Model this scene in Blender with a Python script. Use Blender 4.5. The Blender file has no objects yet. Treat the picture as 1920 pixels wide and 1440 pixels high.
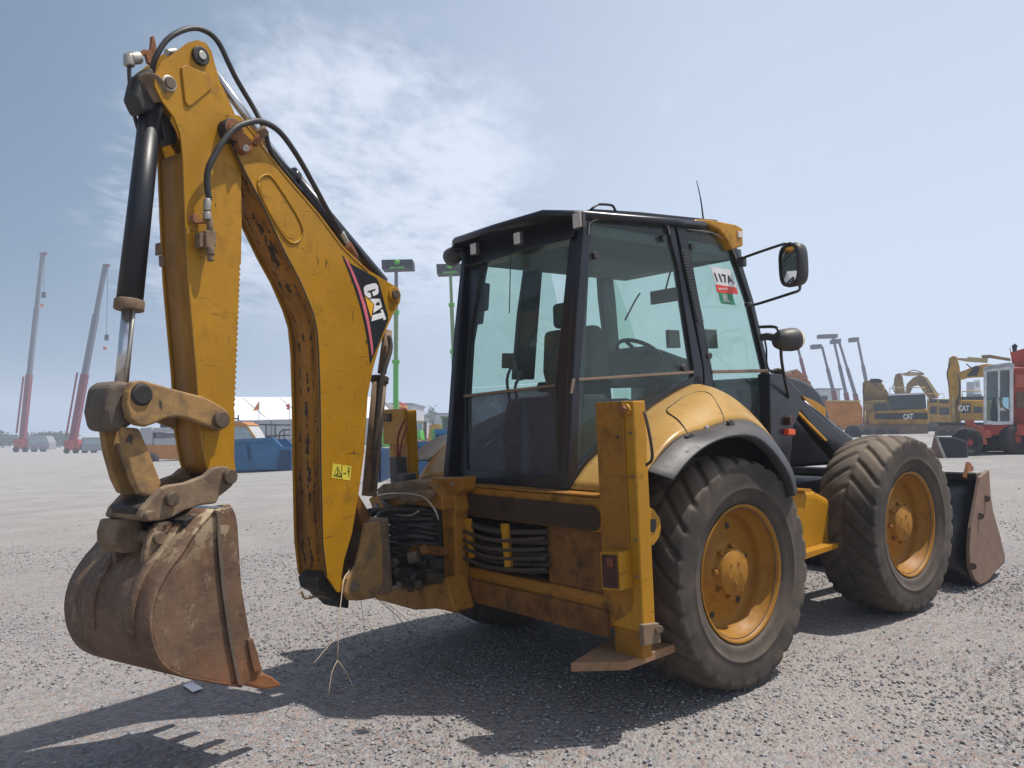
import bpy, bmesh, math, random
import numpy as np
from mathutils import Vector, Matrix
random.seed(7); rng = np.random.default_rng(7)
SC = bpy.context.scene; COL = SC.collection
R_ = math.radians
# ------------------------------------------------------------------ camera
F = 1493.0
PITCH = math.atan((805 - 720) / F)
CAMZ = 1.70
cam = bpy.data.cameras.new('camera'); co = bpy.data.objects.new('camera', cam); COL.objects.link(co)
co.location = (0, 0, CAMZ); co.rotation_euler = (math.pi / 2 + PITCH, 0, 0)
cam.sensor_width = 36; cam.lens = 36 * F / 1920; cam.clip_start = 0.05; cam.clip_end = 3000
SC.camera = co
# frame of the machine, standing on ground that slopes a little (columns = its forward, left, up axes in the world)
A = Matrix(((0.763739, -0.64417549, -0.04172136), (0.64343779, 0.76487111, -0.03098378), (0.05187046, -0.00318158, 0.99864875)))
MO = Vector((0.61101392, 5.52424446, 0.20775544))
AI = A.transposed()
CM = AI @ (Vector((0, 0, CAMZ)) - MO)          # viewpoint in the machine's own frame, used to measure its outlines
# ------------------------------------------------------------------ world
SUN = Vector((0.389, 0.025, 0.921)).normalized()
SEL = math.asin(SUN.z); SAZ = math.atan2(SUN.x, SUN.y)
w = bpy.data.worlds.new('World'); SC.world = w; w.use_nodes = True
nt = w.node_tree; N = nt.nodes; L = nt.links; N.clear()
out = N.new('ShaderNodeOutputWorld'); bg = N.new('ShaderNodeBackground'); L.new(bg.outputs[0], out.inputs[0])
sky = N.new('ShaderNodeTexSky'); sky.sky_type = 'NISHITA'; sky.sun_disc = False
sky.sun_elevation = SEL; sky.sun_rotation = SAZ; sky.altitude = 300
sky.air_density = 1.0; sky.dust_density = 3.2; sky.ozone_density = 1.6
bg.inputs[1].default_value = 0.085
def wn(t, **k):
    n = N.new(t)
    for a, b in k.items(): setattr(n, a, b)
    return n
tc = wn('ShaderNodeTexCoord'); sep = wn('ShaderNodeSeparateXYZ'); L.new(tc.outputs['Generated'], sep.inputs[0])
def wm(op, a, b=None, c=None):
    n = N.new('ShaderNodeMath'); n.operation = op
    for i, v in enumerate((a, b, c)):
        if v is None: continue
        if isinstance(v, (int, float)): n.inputs[i].default_value = v
        else: L.new(v, n.inputs[i])
    return n.outputs[0]
# project the direction onto a high flat layer so that the clouds shrink towards the horizon
zz = wm('MAXIMUM', sep.outputs[2], 0.03)
cx = wm('DIVIDE', sep.outputs[0], zz); cy = wm('DIVIDE', sep.outputs[1], zz)
comb = wn('ShaderNodeCombineXYZ'); L.new(cx, comb.inputs[0]); L.new(cy, comb.inputs[1])
mp = wn('ShaderNodeMapping'); mp.inputs['Rotation'].default_value = (0, 0, R_(-28)); mp.inputs['Scale'].default_value = (1.0, 0.55, 1)
L.new(comb.outputs[0], mp.inputs[0])
n1 = wn('ShaderNodeTexNoise'); n1.inputs['Scale'].default_value = 2.2; n1.inputs['Detail'].default_value = 8; n1.inputs['Roughness'].default_value = 0.62; n1.inputs['Distortion'].default_value = 0.35
L.new(mp.outputs[0], n1.inputs['Vector'])
n2 = wn('ShaderNodeTexNoise'); n2.inputs['Scale'].default_value = 11; n2.inputs['Detail'].default_value = 6; n2.inputs['Roughness'].default_value = 0.6
L.new(mp.outputs[0], n2.inputs['Vector'])
nz = wm('ADD', wm('MULTIPLY', n1.outputs[0], 0.65), wm('MULTIPLY', n2.outputs[0], 0.35))
# a bank of cirrus: strongest in one part of the sky, upper left of the machine
dirv = Vector((-0.225, 1, 0.245)).normalized()
dp = wn('ShaderNodeVectorMath', operation='DOT_PRODUCT'); L.new(tc.outputs['Generated'], dp.inputs[0]); dp.inputs[1].default_value = dirv
mr = wn('ShaderNodeMapRange'); mr.interpolation_type = 'SMOOTHSTEP'; L.new(dp.outputs['Value'], mr.inputs[0])
mr.inputs[1].default_value = math.cos(R_(19)); mr.inputs[2].default_value = math.cos(R_(7)); mr.inputs[3].default_value = 0.0; mr.inputs[4].default_value = 1.0
dirv2 = Vector((0.12, 1, 0.13)).normalized()
dp2 = wn('ShaderNodeVectorMath', operation='DOT_PRODUCT'); L.new(tc.outputs['Generated'], dp2.inputs[0]); dp2.inputs[1].default_value = dirv2
mr2 = wn('ShaderNodeMapRange'); mr2.interpolation_type = 'SMOOTHSTEP'; L.new(dp2.outputs['Value'], mr2.inputs[0])
mr2.inputs[1].default_value = math.cos(R_(32)); mr2.inputs[2].default_value = math.cos(R_(10)); mr2.inputs[3].default_value = 0.0; mr2.inputs[4].default_value = 0.42
bank = wm('ADD', mr.outputs[0], wm('MULTIPLY', mr2.outputs[0], 0.55))
cov = wn('ShaderNodeMapRange'); cov.interpolation_type = 'SMOOTHSTEP'; L.new(wm('ADD', nz, wm('MULTIPLY', bank, 0.20)), cov.inputs[0])
cov.inputs[1].default_value = 0.53; cov.inputs[2].default_value = 0.80; cov.inputs[3].default_value = 0.0; cov.inputs[4].default_value = 0.80
clo = wn('ShaderNodeMix', data_type='RGBA'); 
low = wn('ShaderNodeMapRange'); low.interpolation_type = 'SMOOTHSTEP'; L.new(sep.outputs[2], low.inputs[0]); low.inputs[1].default_value = 0.06; low.inputs[2].default_value = 0.24
L.new(wm('MULTIPLY', wm('MULTIPLY', cov.outputs[0], low.outputs[0]), wm('MINIMUM', bank, 1.0)), clo.inputs[0])
# thin veil of dusty air low over the yard
veil = wn('ShaderNodeMix', data_type='RGBA'); vr = wn('ShaderNodeMapRange'); L.new(sep.outputs[2], vr.inputs[0]); vr.inputs[1].default_value = 0.0; vr.inputs[2].default_value = 0.55; vr.inputs[3].default_value = 0.92; vr.inputs[4].default_value = 0.66
vz = wn('ShaderNodeMapRange'); vz.interpolation_type = 'SMOOTHSTEP'; L.new(sep.outputs[2], vz.inputs[0]); vz.inputs[1].default_value = 0.50; vz.inputs[2].default_value = 0.72; vz.inputs[3].default_value = 1.0; vz.inputs[4].default_value = 0.12   # deep clear blue overhead
L.new(wm('MULTIPLY', vr.outputs[0], vz.outputs[0]), veil.inputs[0]); L.new(sky.outputs[0], veil.inputs[6]); 
vs_ = wn('ShaderNodeMapRange'); vs_.interpolation_type = 'SMOOTHSTEP'; L.new(sep.outputs[0], vs_.inputs[0]); vs_.inputs[1].default_value = -0.62; vs_.inputs[2].default_value = 0.30   # dusty air is brighter on the sun's side
vc = wn('ShaderNodeMix', data_type='RGBA'); L.new(vs_.outputs[0], vc.inputs[0]); vc.inputs[6].default_value = (2.1, 3.4, 5.0, 1); vc.inputs[7].default_value = (8.6, 9.8, 11.9, 1); L.new(vc.outputs[2], veil.inputs[7])
L.new(veil.outputs[2], clo.inputs[6]); clo.inputs[7].default_value = (9.8, 10.6, 12.2, 1)
L.new(clo.outputs[2], bg.inputs[0])
# ------------------------------------------------------------------ sun
sl = bpy.data.lights.new('sun', 'SUN'); sl.energy = 4.7; sl.angle = R_(0.6); sl.color = (1, 0.955, 0.89)
so = bpy.data.objects.new('sun', sl); COL.objects.link(so); so.location = (20, 0, 40)
so.rotation_euler = SUN.to_track_quat('Z', 'Y').to_euler()
SC.view_settings.view_transform = 'Standard'; SC.view_settings.look = 'None'; SC.view_settings.exposure = 0.0; SC.view_settings.gamma = 1
SC.render.engine = 'CYCLES'
try:
    SC.cycles.max_bounces = 10; SC.cycles.transparent_max_bounces = 24; SC.cycles.volume_bounces = 1
except Exception: pass
# ------------------------------------------------------------------ materials
def new_mat(name):
    m = bpy.data.materials.new(name); m.use_nodes = True
    t = m.node_tree; return m, t, t.nodes.get('Principled BSDF')
def node(t, ty, inp=None, **k):
    n = t.nodes.new(ty)
    for a, b in k.items(): setattr(n, a, b)
    for a, b in (inp or {}).items():
        if hasattr(b, 'is_output'): t.links.new(b, n.inputs[a])
        else: n.inputs[a].default_value = b
    return n
def rgba(c): return (c[0], c[1], c[2], 1)
def coords(t, scale=(1, 1, 1)):
    tcn = node(t, 'ShaderNodeTexCoord'); m = node(t, 'ShaderNodeMapping', {'Vector': tcn.outputs['Object'], 'Scale': scale}); return m.outputs[0]
def noise(t, vec, s, d=5, r=0.6, dist=0.0): return node(t, 'ShaderNodeTexNoise', {'Vector': vec, 'Scale': s, 'Detail': d, 'Roughness': r, 'Distortion': dist}).outputs[0]
def ramp(t, fac, a, b, lo=0.0, hi=1.0):
    n = node(t, 'ShaderNodeMapRange', {0: fac, 1: a, 2: b, 3: lo, 4: hi}); n.interpolation_type = 'SMOOTHSTEP'; return n.outputs[0]
def mix(t, f, a, b):
    n = node(t, 'ShaderNodeMix', data_type='RGBA')
    for i, v in ((0, f), (6, a), (7, b)):
        if hasattr(v, 'is_output'): t.links.new(v, n.inputs[i])
        else: n.inputs[i].default_value = v if i == 0 else rgba(v)
    return n.outputs[2]
def mth(t, op, a, b):
    n = node(t, 'ShaderNodeMath', operation=op)
    for i, v in enumerate((a, b)):
        if hasattr(v, 'is_output'): t.links.new(v, n.inputs[i])
        else: n.inputs[i].default_value = v
    return n.outputs[0]
MATS = {}
def worn(name, base, dirt, amount=0.45, rough=0.45, chips=0.0, chipcol=(0.02, 0.018, 0.016), var=0.12, streak=1.0, dust=0.0, metal=0.0, bump=0.15, scale=1.0):
    """painted or bare metal with grime, chips and dust"""
    m, t, b = new_mat(name)
    v = coords(t); vs = coords(t, (1.0, 1.0, streak))
    big = noise(t, v, 2.2 * scale, 4, 0.6); med = noise(t, vs, 9 * scale, 8, 0.7, 0.3); fine = noise(t, v, 60 * scale, 4, 0.6)
    col = mix(t, ramp(t, big, 0.3, 0.7), tuple(c * (1 - var) for c in base), tuple(min(1, c * (1 + var)) for c in base))
    g = mth(t, 'ADD', mth(t, 'MULTIPLY', med, 0.65), mth(t, 'MULTIPLY', big, 0.35))
    gm = ramp(t, g, 0.62 - amount * 0.35, 0.80 - amount * 0.22)
    col = mix(t, mth(t, 'MULTIPLY', gm, 0.85), col, dirt)
    if chips:
        cn = noise(t, coords(t, (1, 1, 0.45)), 15 * scale, 3, 0.55, 0.6)
        col = mix(t, ramp(t, cn, 0.74 - chips * 0.2, 0.76 - chips * 0.2, 0, 0.9), col, chipcol)
    if 'yellow' in name:      # fine scratches, both ways
        col = mix(t, ramp(t, noise(t, coords(t, (7, 7, 60)), 1.0, 3, .6, .8), .655, .69, 0, .7), col, (base[0] * .35, base[1] * .3, base[2] + .01))
        col = mix(t, ramp(t, noise(t, coords(t, (60, 60, 6)), 1.0, 3, .6, .8), .665, .70, 0, .7), col, (base[0] * .3, base[1] * .28, base[2] + .01))
    if name == 'grimy_yellow':      # long black grease marks along the middle of the plate
        wv = (-math.sin(R_(17)), math.cos(R_(17)), 0); kp_ = (-1.25, 0.72, 0)
        for u0, wd, sc_ in ((0.0, .030, 2.0), (.055, .014, 3.1), (-.06, .012, 3.7)):
            tcn = node(t, 'ShaderNodeTexCoord'); d_ = node(t, 'ShaderNodeVectorMath', {0: tcn.outputs['Object'], 1: wv}, operation='DOT_PRODUCT').outputs['Value']
            wob = mth(t, 'MULTIPLY', mth(t, 'SUBTRACT', noise(t, coords(t, (.1, .1, 1)), sc_ * 2, 5, .7), .5), .10)
            dd = mth(t, 'ABSOLUTE', mth(t, 'ADD', mth(t, 'SUBTRACT', d_, kp_[0] * wv[0] + kp_[1] * wv[1] + u0), wob), 0)
            thick = mth(t, 'MULTIPLY', ramp(t, noise(t, coords(t, (1, 1, 1)), sc_ * 4, 6, .75), .46, .66), wd)
            mk = mth(t, 'LESS_THAN', dd, thick); col = mix(t, mth(t, 'MULTIPLY', mk, .88), col, (.014, .010, .008))
    if dust:
        geo = node(t, 'ShaderNodeNewGeometry'); sp = node(t, 'ShaderNodeSeparateXYZ', {0: geo.outputs['Normal']})
        up = ramp(t, sp.outputs[2], 0.2, 0.95, 0, 1)
        dn = mth(t, 'MULTIPLY', mth(t, 'ADD', mth(t, 'MULTIPLY', up, 0.75), 0.25), ramp(t, big, 0.25, 0.6, 0.35, 1.0))
        col = mix(t, mth(t, 'MULTIPLY', dn, dust), col, (0.33, 0.26, 0.19))
    t.links.new(col, b.inputs['Base Color'])
    t.links.new(mth(t, 'ADD', mth(t, 'MULTIPLY', gm, 0.35), rough + 0.0), b.inputs['Roughness'])
    b.inputs['Metallic'].default_value = metal; b.inputs['Specular IOR Level'].default_value = 0.28 if 'yellow' in name or 'brown' in name else 0.5
    bp = node(t, 'ShaderNodeBump', {'Strength': bump, 'Distance': 0.01, 'Height': mth(t, 'ADD', mth(t, 'MULTIPLY', med, 0.5), mth(t, 'MULTIPLY', fine, 0.5))})
    t.links.new(bp.outputs[0], b.inputs['Normal'])
    MATS[name] = m; return m
def plain(name, c, rough=0.6, metal=0.0, var=0.15, s=6.0, spec=0.5):
    m, t, b = new_mat(name)
    n = noise(t, coords(t), s, 5, 0.65)
    t.links.new(mix(t, ramp(t, n, 0.3, 0.7), tuple(x * (1 - var) for x in c), tuple(min(1, x * (1 + var)) for x in c)), b.inputs['Base Color'])
    b.inputs['Roughness'].default_value = rough; b.inputs['Metallic'].default_value = metal
    b.inputs['Specular IOR Level'].default_value = spec
    MATS[name] = m; return m
worn('yellow_paint', (0.44, 0.205, 0.006), (0.15, 0.07, 0.012), 0.32, 0.38, chips=0.10, dust=0.08, bump=0.06)
worn('fender_yellow', (0.50, 0.285, 0.06), (0.36, 0.22, 0.09), 0.25, 0.30, dust=0.25, bump=0.03)
worn('side_brown', (0.34, 0.155, 0.022), (0.13, 0.065, 0.02), 0.35, 0.5, chips=0.06, streak=0.3, bump=0.12)
worn('boom_yellow', (0.385, 0.187, 0.006), (0.19, 0.086, 0.008), 0.34, 0.40, chips=0.16, dust=0.04, bump=0.05)
worn('grimy_yellow', (0.36, 0.150, 0.012), (0.045, 0.024, 0.012), 0.50, 0.55, chips=0.30, streak=0.14, bump=0.25)
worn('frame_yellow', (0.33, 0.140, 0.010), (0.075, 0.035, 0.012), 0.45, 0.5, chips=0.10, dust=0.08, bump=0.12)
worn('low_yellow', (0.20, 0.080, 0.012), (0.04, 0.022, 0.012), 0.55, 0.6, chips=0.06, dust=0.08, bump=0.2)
worn('rim_yellow', (0.33, 0.143, 0.005), (0.20, 0.08, 0.010), 0.45, 0.5, chips=0.04, dust=0.1, bump=0.1)
worn('link_dirty', (0.36, 0.20, 0.055), (0.10, 0.068, 0.045), 0.66, 0.75, chips=0.14, dust=0.35, bump=0.3)
worn('coupler_dirty', (0.21, 0.135, 0.075), (0.06, 0.04, 0.03), 0.55, 0.75, chips=0.08, dust=0.35, bump=0.4)
worn('coupler_dark', (0.10, 0.075, 0.055), (0.04, 0.032, 0.028), 0.5, 0.75, dust=0.3, bump=0.4)
worn('pad_brown', (0.30, 0.165, 0.085), (0.12, 0.07, 0.045), 0.5, 0.7, dust=0.3, bump=0.2)
worn('rust_orange', (0.25, 0.095, 0.032), (0.10, 0.045, 0.022), 0.5, 0.75, bump=0.3)
worn('pin_steel', (0.14, 0.10, 0.07), (0.05, 0.03, 0.02), 0.5, 0.5, metal=0.4, bump=0.3, scale=3)
worn('black_paint', (0.009, 0.010, 0.016), (0.03, 0.028, 0.028), 0.15, 0.28, dust=0.10, bump=0.04)
worn('cab_black', (0.006, 0.007, 0.014), (0.018, 0.018, 0.024), 0.2, 0.30, dust=0.04, bump=0.03)
worn('black_plastic', (0.022, 0.022, 0.026), (0.06, 0.055, 0.05), 0.3, 0.5, dust=0.3, bump=0.1)
worn('barrel_black', (0.007, 0.008, 0.014), (0.03, 0.028, 0.028), 0.35, 0.42, dust=0.05, bump=0.05)
worn('flare_plastic', (0.020, 0.021, 0.027), (0.045, 0.042, 0.042), 0.35, 0.48, dust=0.16, bump=0.1)
worn('grease_black', (0.018, 0.015, 0.013), (0.07, 0.045, 0.03), 0.35, 0.55, bump=0.5)
worn('hose_rubber', (0.016, 0.016, 0.018), (0.05, 0.045, 0.04), 0.3, 0.5, dust=0.2, bump=0.05)
worn('rail_brown', (0.045, 0.026, 0.014), (0.02, 0.014, 0.01), 0.5, 0.6, dust=0.05, bump=0.2)
worn('hose_dusty', (0.038, 0.025, 0.015), (0.075, 0.05, 0.032), 0.5, 0.75, dust=0.12, bump=0.2)
worn('loader_steel', (0.19, 0.112, 0.075), (0.16, 0.09, 0.06), 0.4, 0.75, chips=0.04, dust=0.3, bump=0.15)
worn('tyre_rubber', (0.026, 0.021, 0.019), (0.085, 0.064, 0.047), 0.55, 0.85, dust=0.5, bump=0.4, var=0.35)
plain('chrome', (0.55, 0.56, 0.58), 0.22, 0.85, 0.05)
plain('steel_light', (0.45, 0.42, 0.36), 0.4, 0.5, 0.2)
plain('white_paint', (0.74, 0.73, 0.72), 0.6)
plain('cream_lens', (0.62, 0.50, 0.28), 0.2)
plain('lamp_lens', (0.62, 0.55, 0.50), 0.25)
plain('red_print', (0.70, 0.06, 0.035), 0.5)
plain('green_print', (0.02, 0.22, 0.10), 0.5)
plain('pink_print', (0.58, 0.13, 0.17), 0.5)
plain('black_print', (0.012, 0.012, 0.016), 0.4)
plain('yellow_print', (0.62, 0.52, 0.05), 0.5)
plain('logo_yellow', (0.70, 0.34, 0.02), 0.5)
plain('orange_lens', (0.80, 0.10, 0.02), 0.25)
plain('red_lens', (0.05, 0.014, 0.011), 0.3)
plain('amber_dull', (0.20, 0.05, 0.02), 0.3)
plain('seat_grey', (0.05, 0.06, 0.058), 0.85)
plain('interior_dark', (0.022, 0.026, 0.026), 0.7)
plain('interior_grey', (0.10, 0.115, 0.11), 0.8)
plain('bronze_edge', (0.22, 0.15, 0.10), 0.5)
plain('silver_paint', (0.50, 0.50, 0.52), 0.35, 0.3)
plain('dry_twig', (0.55, 0.42, 0.28), 0.9)
plain('green_twig', (0.10, 0.12, 0.04), 0.9)
def glassmat(name, tint, dirt, dcol):
    m, t, b = new_mat(name); t.nodes.remove(b); o = t.nodes['Material Output']
    tr = node(t, 'ShaderNodeBsdfTransparent', {0: rgba(tint)}); gl = node(t, 'ShaderNodeBsdfGlossy', {'Color': (0.9, 0.95, 0.95, 1), 'Roughness': 0.03})
    fr = node(t, 'ShaderNodeFresnel', {'IOR': 1.38}); df = node(t, 'ShaderNodeBsdfDiffuse', {'Color': rgba(dcol)})
    gg = node(t, 'ShaderNodeNewGeometry'); ff = mth(t, 'MULTIPLY', fr.outputs[0], mth(t, 'SUBTRACT', 1.0, gg.outputs['Backfacing']))
    m1 = node(t, 'ShaderNodeMixShader', {0: ff, 1: tr.outputs[0], 2: gl.outputs[0]})
    n = noise(t, coords(t), 5, 8, 0.7); f = noise(t, coords(t), 90, 3, 0.6)
    dd = mth(t, 'MULTIPLY', mth(t, 'ADD', ramp(t, n, 0.25, 0.8, 0.7, 1.2), ramp(t, f, 0.62, 0.72, 0, .6)), dirt)
    m2 = node(t, 'ShaderNodeMixShader', {0: dd, 1: m1.outputs[0], 2: df.outputs[0]})
    t.links.new(m2.outputs[0], o.inputs[0]); MATS[name] = m
glassmat('cab_glass', (0.885, 0.957, 0.92), 0.065, (0.30, 0.36, 0.34))
glassmat('dusty_glass', (0.60, 0.62, 0.66), 0.58, (0.125, 0.125, 0.14))
glassmat('clear_glass', (0.8, 0.9, 0.92), 0.08, (0.5, 0.55, 0.55))
def bucket_mat():
    m, t, b = new_mat('bucket_rust')
    v = coords(t); big = noise(t, v, 4, 5, 0.65); med = noise(t, coords(t, (1, 1, 3.0)), 10, 8, 0.72, 0.4); fine = noise(t, v, 70, 4, 0.7)
    col = mix(t, ramp(t, big, 0.3, 0.68), (0.095, 0.050, 0.029), (0.17, 0.100, 0.060))
    col = mix(t, ramp(t, med, 0.5, 0.72, 0, 0.75), col, (0.22, 0.135, 0.082))
    col = mix(t, ramp(t, noise(t, coords(t, (1, 1, .5)), 6.5, 8, .8, .6), .50, .64, 0, .65), col, (0.21, 0.115, 0.060))
    col = mix(t, ramp(t, noise(t, coords(t, (1, 1, .6)), 13, 7, .8), .56, .66, 0, .7), col, (0.33, 0.25, 0.17))
    sp = node(t, 'ShaderNodeSeparateXYZ', {0: v})
    low = ramp(t, mth(t, 'ADD', sp.outputs[2], mth(t, 'MULTIPLY', med, 0.35)), 0.50, 0.84, 1, 0)   # fresh orange rust where the lip scrapes the ground
    col = mix(t, mth(t, 'MULTIPLY', mth(t, 'MULTIPLY', low, ramp(t, noise(t, v, 7, 7, .75), .38, .6, .25, 1)), 0.85), col, (0.27, 0.095, 0.03))
    col = mix(t, ramp(t, noise(t, coords(t, (30, 30, 3)), 1.3, 4, .7), .62, .70, 0, .55), col, (0.26, 0.20, 0.16))
    col = mix(t, ramp(t, noise(t, coords(t, (4, 4, 26)), 1.7, 4, .7), .64, .70, 0, .6), col, (0.05, 0.03, 0.025))
    hi = ramp(t, mth(t, 'ADD', sp.outputs[2], mth(t, 'MULTIPLY', big, 0.45)), 1.18, 1.42)
    col = mix(t, mth(t, 'MULTIPLY', mth(t, 'MULTIPLY', hi, ramp(t, noise(t, v, 9, 5, 0.6), 0.5, 0.54)), 0.8), col, (0.42, 0.33, 0.20))
    col = mix(t, ramp(t, noise(t, v, 22, 6, 0.7), 0.60, 0.68, 0, 0.75), col, (0.055, 0.035, 0.03))
    t.links.new(col, b.inputs['Base Color']); b.inputs['Roughness'].default_value = 0.62; b.inputs['Metallic'].default_value = 0.15
    bp = node(t, 'ShaderNodeBump', {'Strength': 0.35, 'Distance': 0.01, 'Height': mth(t, 'ADD', mth(t, 'MULTIPLY', med, 0.8), mth(t, 'MULTIPLY', fine, 0.5))}); t.links.new(bp.outputs[0], b.inputs['Normal'])
    MATS['bucket_rust'] = m
bucket_mat()
# ------------------------------------------------------------------ scene graph helpers
def tag(o, label=None, cat=None, group=None, kind=None):
    if label: o['label'] = label
    if cat: o['category'] = cat
    if group: o['group'] = group
    if kind: o['kind'] = kind
    return o
def empty(name, loc=(0, 0, 0), rot=None):
    o = bpy.data.objects.new(name, None); COL.objects.link(o); o.location = loc; o.empty_display_size = 0.2
    if rot: o.rotation_euler = rot
    return o
def V(*a): return Vector(a)
class MB:
    """collects shapes, then builds them as one mesh object"""
    def __init__(s): s.v = []; s.f = []; s.sm = []
    def add(s, vs, fs, smooth=False):
        o = len(s.v); s.v.extend([tuple(p) for p in vs]); s.f.extend([tuple(i + o for i in f) for f in fs]); s.sm.extend([smooth] * len(fs)); return s
    def prism(s, pts, vec, smooth=False):
        pts = [Vector(p) for p in pts]; vec = Vector(vec); n = len(pts)
        nrm = Vector((0, 0, 0))
        for i in range(n): a = pts[i]; b = pts[(i + 1) % n]; nrm += a.cross(b)
        if nrm.dot(vec) < 0: pts = pts[::-1]
        vs = pts + [p + vec for p in pts]
        s.add(vs, [tuple(range(n - 1, -1, -1)), tuple(range(n, 2 * n))]); s.add([], [])
        o = len(s.v) - 2 * n
        for i in range(n):
            j = (i + 1) % n; s.f.append((o + i, o + j, o + n + j, o + n + i)); s.sm.append(smooth)
        return s
    def box(s, c, sz, m=None):
        c = Vector(c); m = m or Matrix.Identity(3); hx, hy, hz = sz[0] / 2, sz[1] / 2, sz[2] / 2
        vs = [c + m @ Vector((x, y, z)) for z in (-hz, hz) for x, y in ((-hx, -hy), (hx, -hy), (hx, hy), (-hx, hy))]
        return s.add(vs, [(3, 2, 1, 0), (4, 5, 6, 7), (0, 1, 5, 4), (1, 2, 6, 5), (2, 3, 7, 6), (3, 0, 4, 7)])
    def bar(s, p0, p1, a, b, up=(0, 0, 1)):
        p0 = Vector(p0); p1 = Vector(p1); d = (p1 - p0).normalized(); up = Vector(up); sd = d.cross(up)
        if sd.length < 1e-4: sd = d.cross(Vector((1, 0, 0)))
        sd.normalize(); u = sd.cross(d).normalized(); h = sd * a / 2; k = u * b / 2
        vs = [p0 - h - k, p0 + h - k, p0 + h + k, p0 - h + k, p1 - h - k, p1 + h - k, p1 + h + k, p1 - h + k]
        return s.add(vs, [(0, 1, 2, 3), (7, 6, 5, 4), (0, 4, 5, 1), (1, 5, 6, 2), (2, 6, 7, 3), (3, 7, 4, 0)])
    def cyl(s, p0, p1, r, r2=None, n=24, caps=True):
        p0 = Vector(p0); p1 = Vector(p1); d = (p1 - p0).normalized(); a = d.orthogonal().normalized(); b = d.cross(a); r2 = r if r2 is None else r2
        ring = lambda p, q: [p + (a * math.cos(t) + b * math.sin(t)) * q for t in [2 * math.pi * i / n for i in range(n)]]
        o = len(s.v); s.v.extend([tuple(x) for x in ring(p0, r) + ring(p1, r2)])
        for i in range(n): j = (i + 1) % n; s.f.append((o + i, o + j, o + n + j, o + n + i)); s.sm.append(True)
        if caps: s.f.append(tuple(o + i for i in range(n - 1, -1, -1))); s.f.append(tuple(o + n + i for i in range(n))); s.sm += [False, False]
        return s
    def lathe(s, c, ax, prof, n=48, ref=None):
        """prof: (offset along axis, radius) pairs"""
        c = Vector(c); ax = Vector(ax).normalized(); a = ax.orthogonal().normalized(); b = ax.cross(a); o = len(s.v); m = len(prof)
        for i in range(n):
            t = 2 * math.pi * i / n; e = a * math.cos(t) + b * math.sin(t)
            for (q, r) in prof: s.v.append(tuple(c + ax * q + e * r))
        for i in range(n):
            j = (i + 1) % n
            for k in range(m - 1): s.f.append((o + i * m + k, o + j * m + k, o + j * m + k + 1, o + i * m + k + 1)); s.sm.append(True)
        return s
    def tube(s, pts, r, n=10, sub=6, caps=True):
        P = [Vector(p) for p in pts]
        if len(P) > 2 and sub > 1:
            Q = []; E = [P[0] * 2 - P[1]] + P + [P[-1] * 2 - P[-2]]
            for i in range(1, len(E) - 2):
                a, b, c, d = E[i - 1:i + 3]
                for k in range(sub):
                    t = k / sub; Q.append(0.5 * ((2 * b) + (c - a) * t + (2 * a - 5 * b + 4 * c - d) * t * t + (3 * b - a - 3 * c + d) * t ** 3))
            Q.append(P[-1]); P = Q
        o = len(s.v); m = len(P); d = (P[1] - P[0]).normalized(); a = d.orthogonal().normalized()
        for i in range(m):
            d = (P[min(i + 1, m - 1)] - P[max(i - 1, 0)]).normalized(); a = (a - d * a.dot(d)).normalized(); b = d.cross(a)
            rr = r[min(i * len(r) // m, len(r) - 1)] if isinstance(r, (list, tuple)) else r
            for k in range(n): t = 2 * math.pi * k / n; s.v.append(tuple(P[i] + (a * math.cos(t) + b * math.sin(t)) * rr))
        for i in range(m - 1):
            for k in range(n): l = (k + 1) % n; s.f.append((o + i * n + k, o + i * n + l, o + (i + 1) * n + l, o + (i + 1) * n + k)); s.sm.append(True)
        if caps: s.f.append(tuple(o + k for k in range(n - 1, -1, -1))); s.f.append(tuple(o + (m - 1) * n + k for k in range(n))); s.sm += [False, False]
        return s
    def grid(s, rows, smooth=True, close=False):
        o = len(s.v); m = len(rows[0])
        for r in rows: s.v.extend([tuple(p) for p in r])
        for i in range(len(rows) - 1):
            for k in range(m - (0 if close else 1)):
                l = (k + 1) % m; s.f.append((o + i * m + k, o + i * m + l, o + (i + 1) * m + l, o + (i + 1) * m + k)); s.sm.append(smooth)
        return s
    def build(s, name, mat, parent=None, bevel=0.0, seg=2, solid=0.0):
        me = bpy.data.meshes.new(name); me.from_pydata(s.v, [], s.f); me.update()
        me.polygons.foreach_set('use_smooth', s.sm if len(s.sm) == len(me.polygons) else [False] * len(me.polygons))
        o = bpy.data.objects.new(name, me); COL.objects.link(o)
        me.materials.append(MATS[mat] if isinstance(mat, str) else mat)
        bm = bmesh.new(); bm.from_mesh(me); bmesh.ops.recalc_face_normals(bm, faces=bm.faces); bm.to_mesh(me); bm.free()
        if parent: o.parent = parent
        if solid: md = o.modifiers.new('solid', 'SOLIDIFY'); md.thickness = solid; md.offset = 0
        if bevel: md = o.modifiers.new('bevel', 'BEVEL'); md.width = bevel; md.segments = seg; md.limit_method = 'ANGLE'; md.angle_limit = R_(40); md.harden_normals = False
        return o
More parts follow.
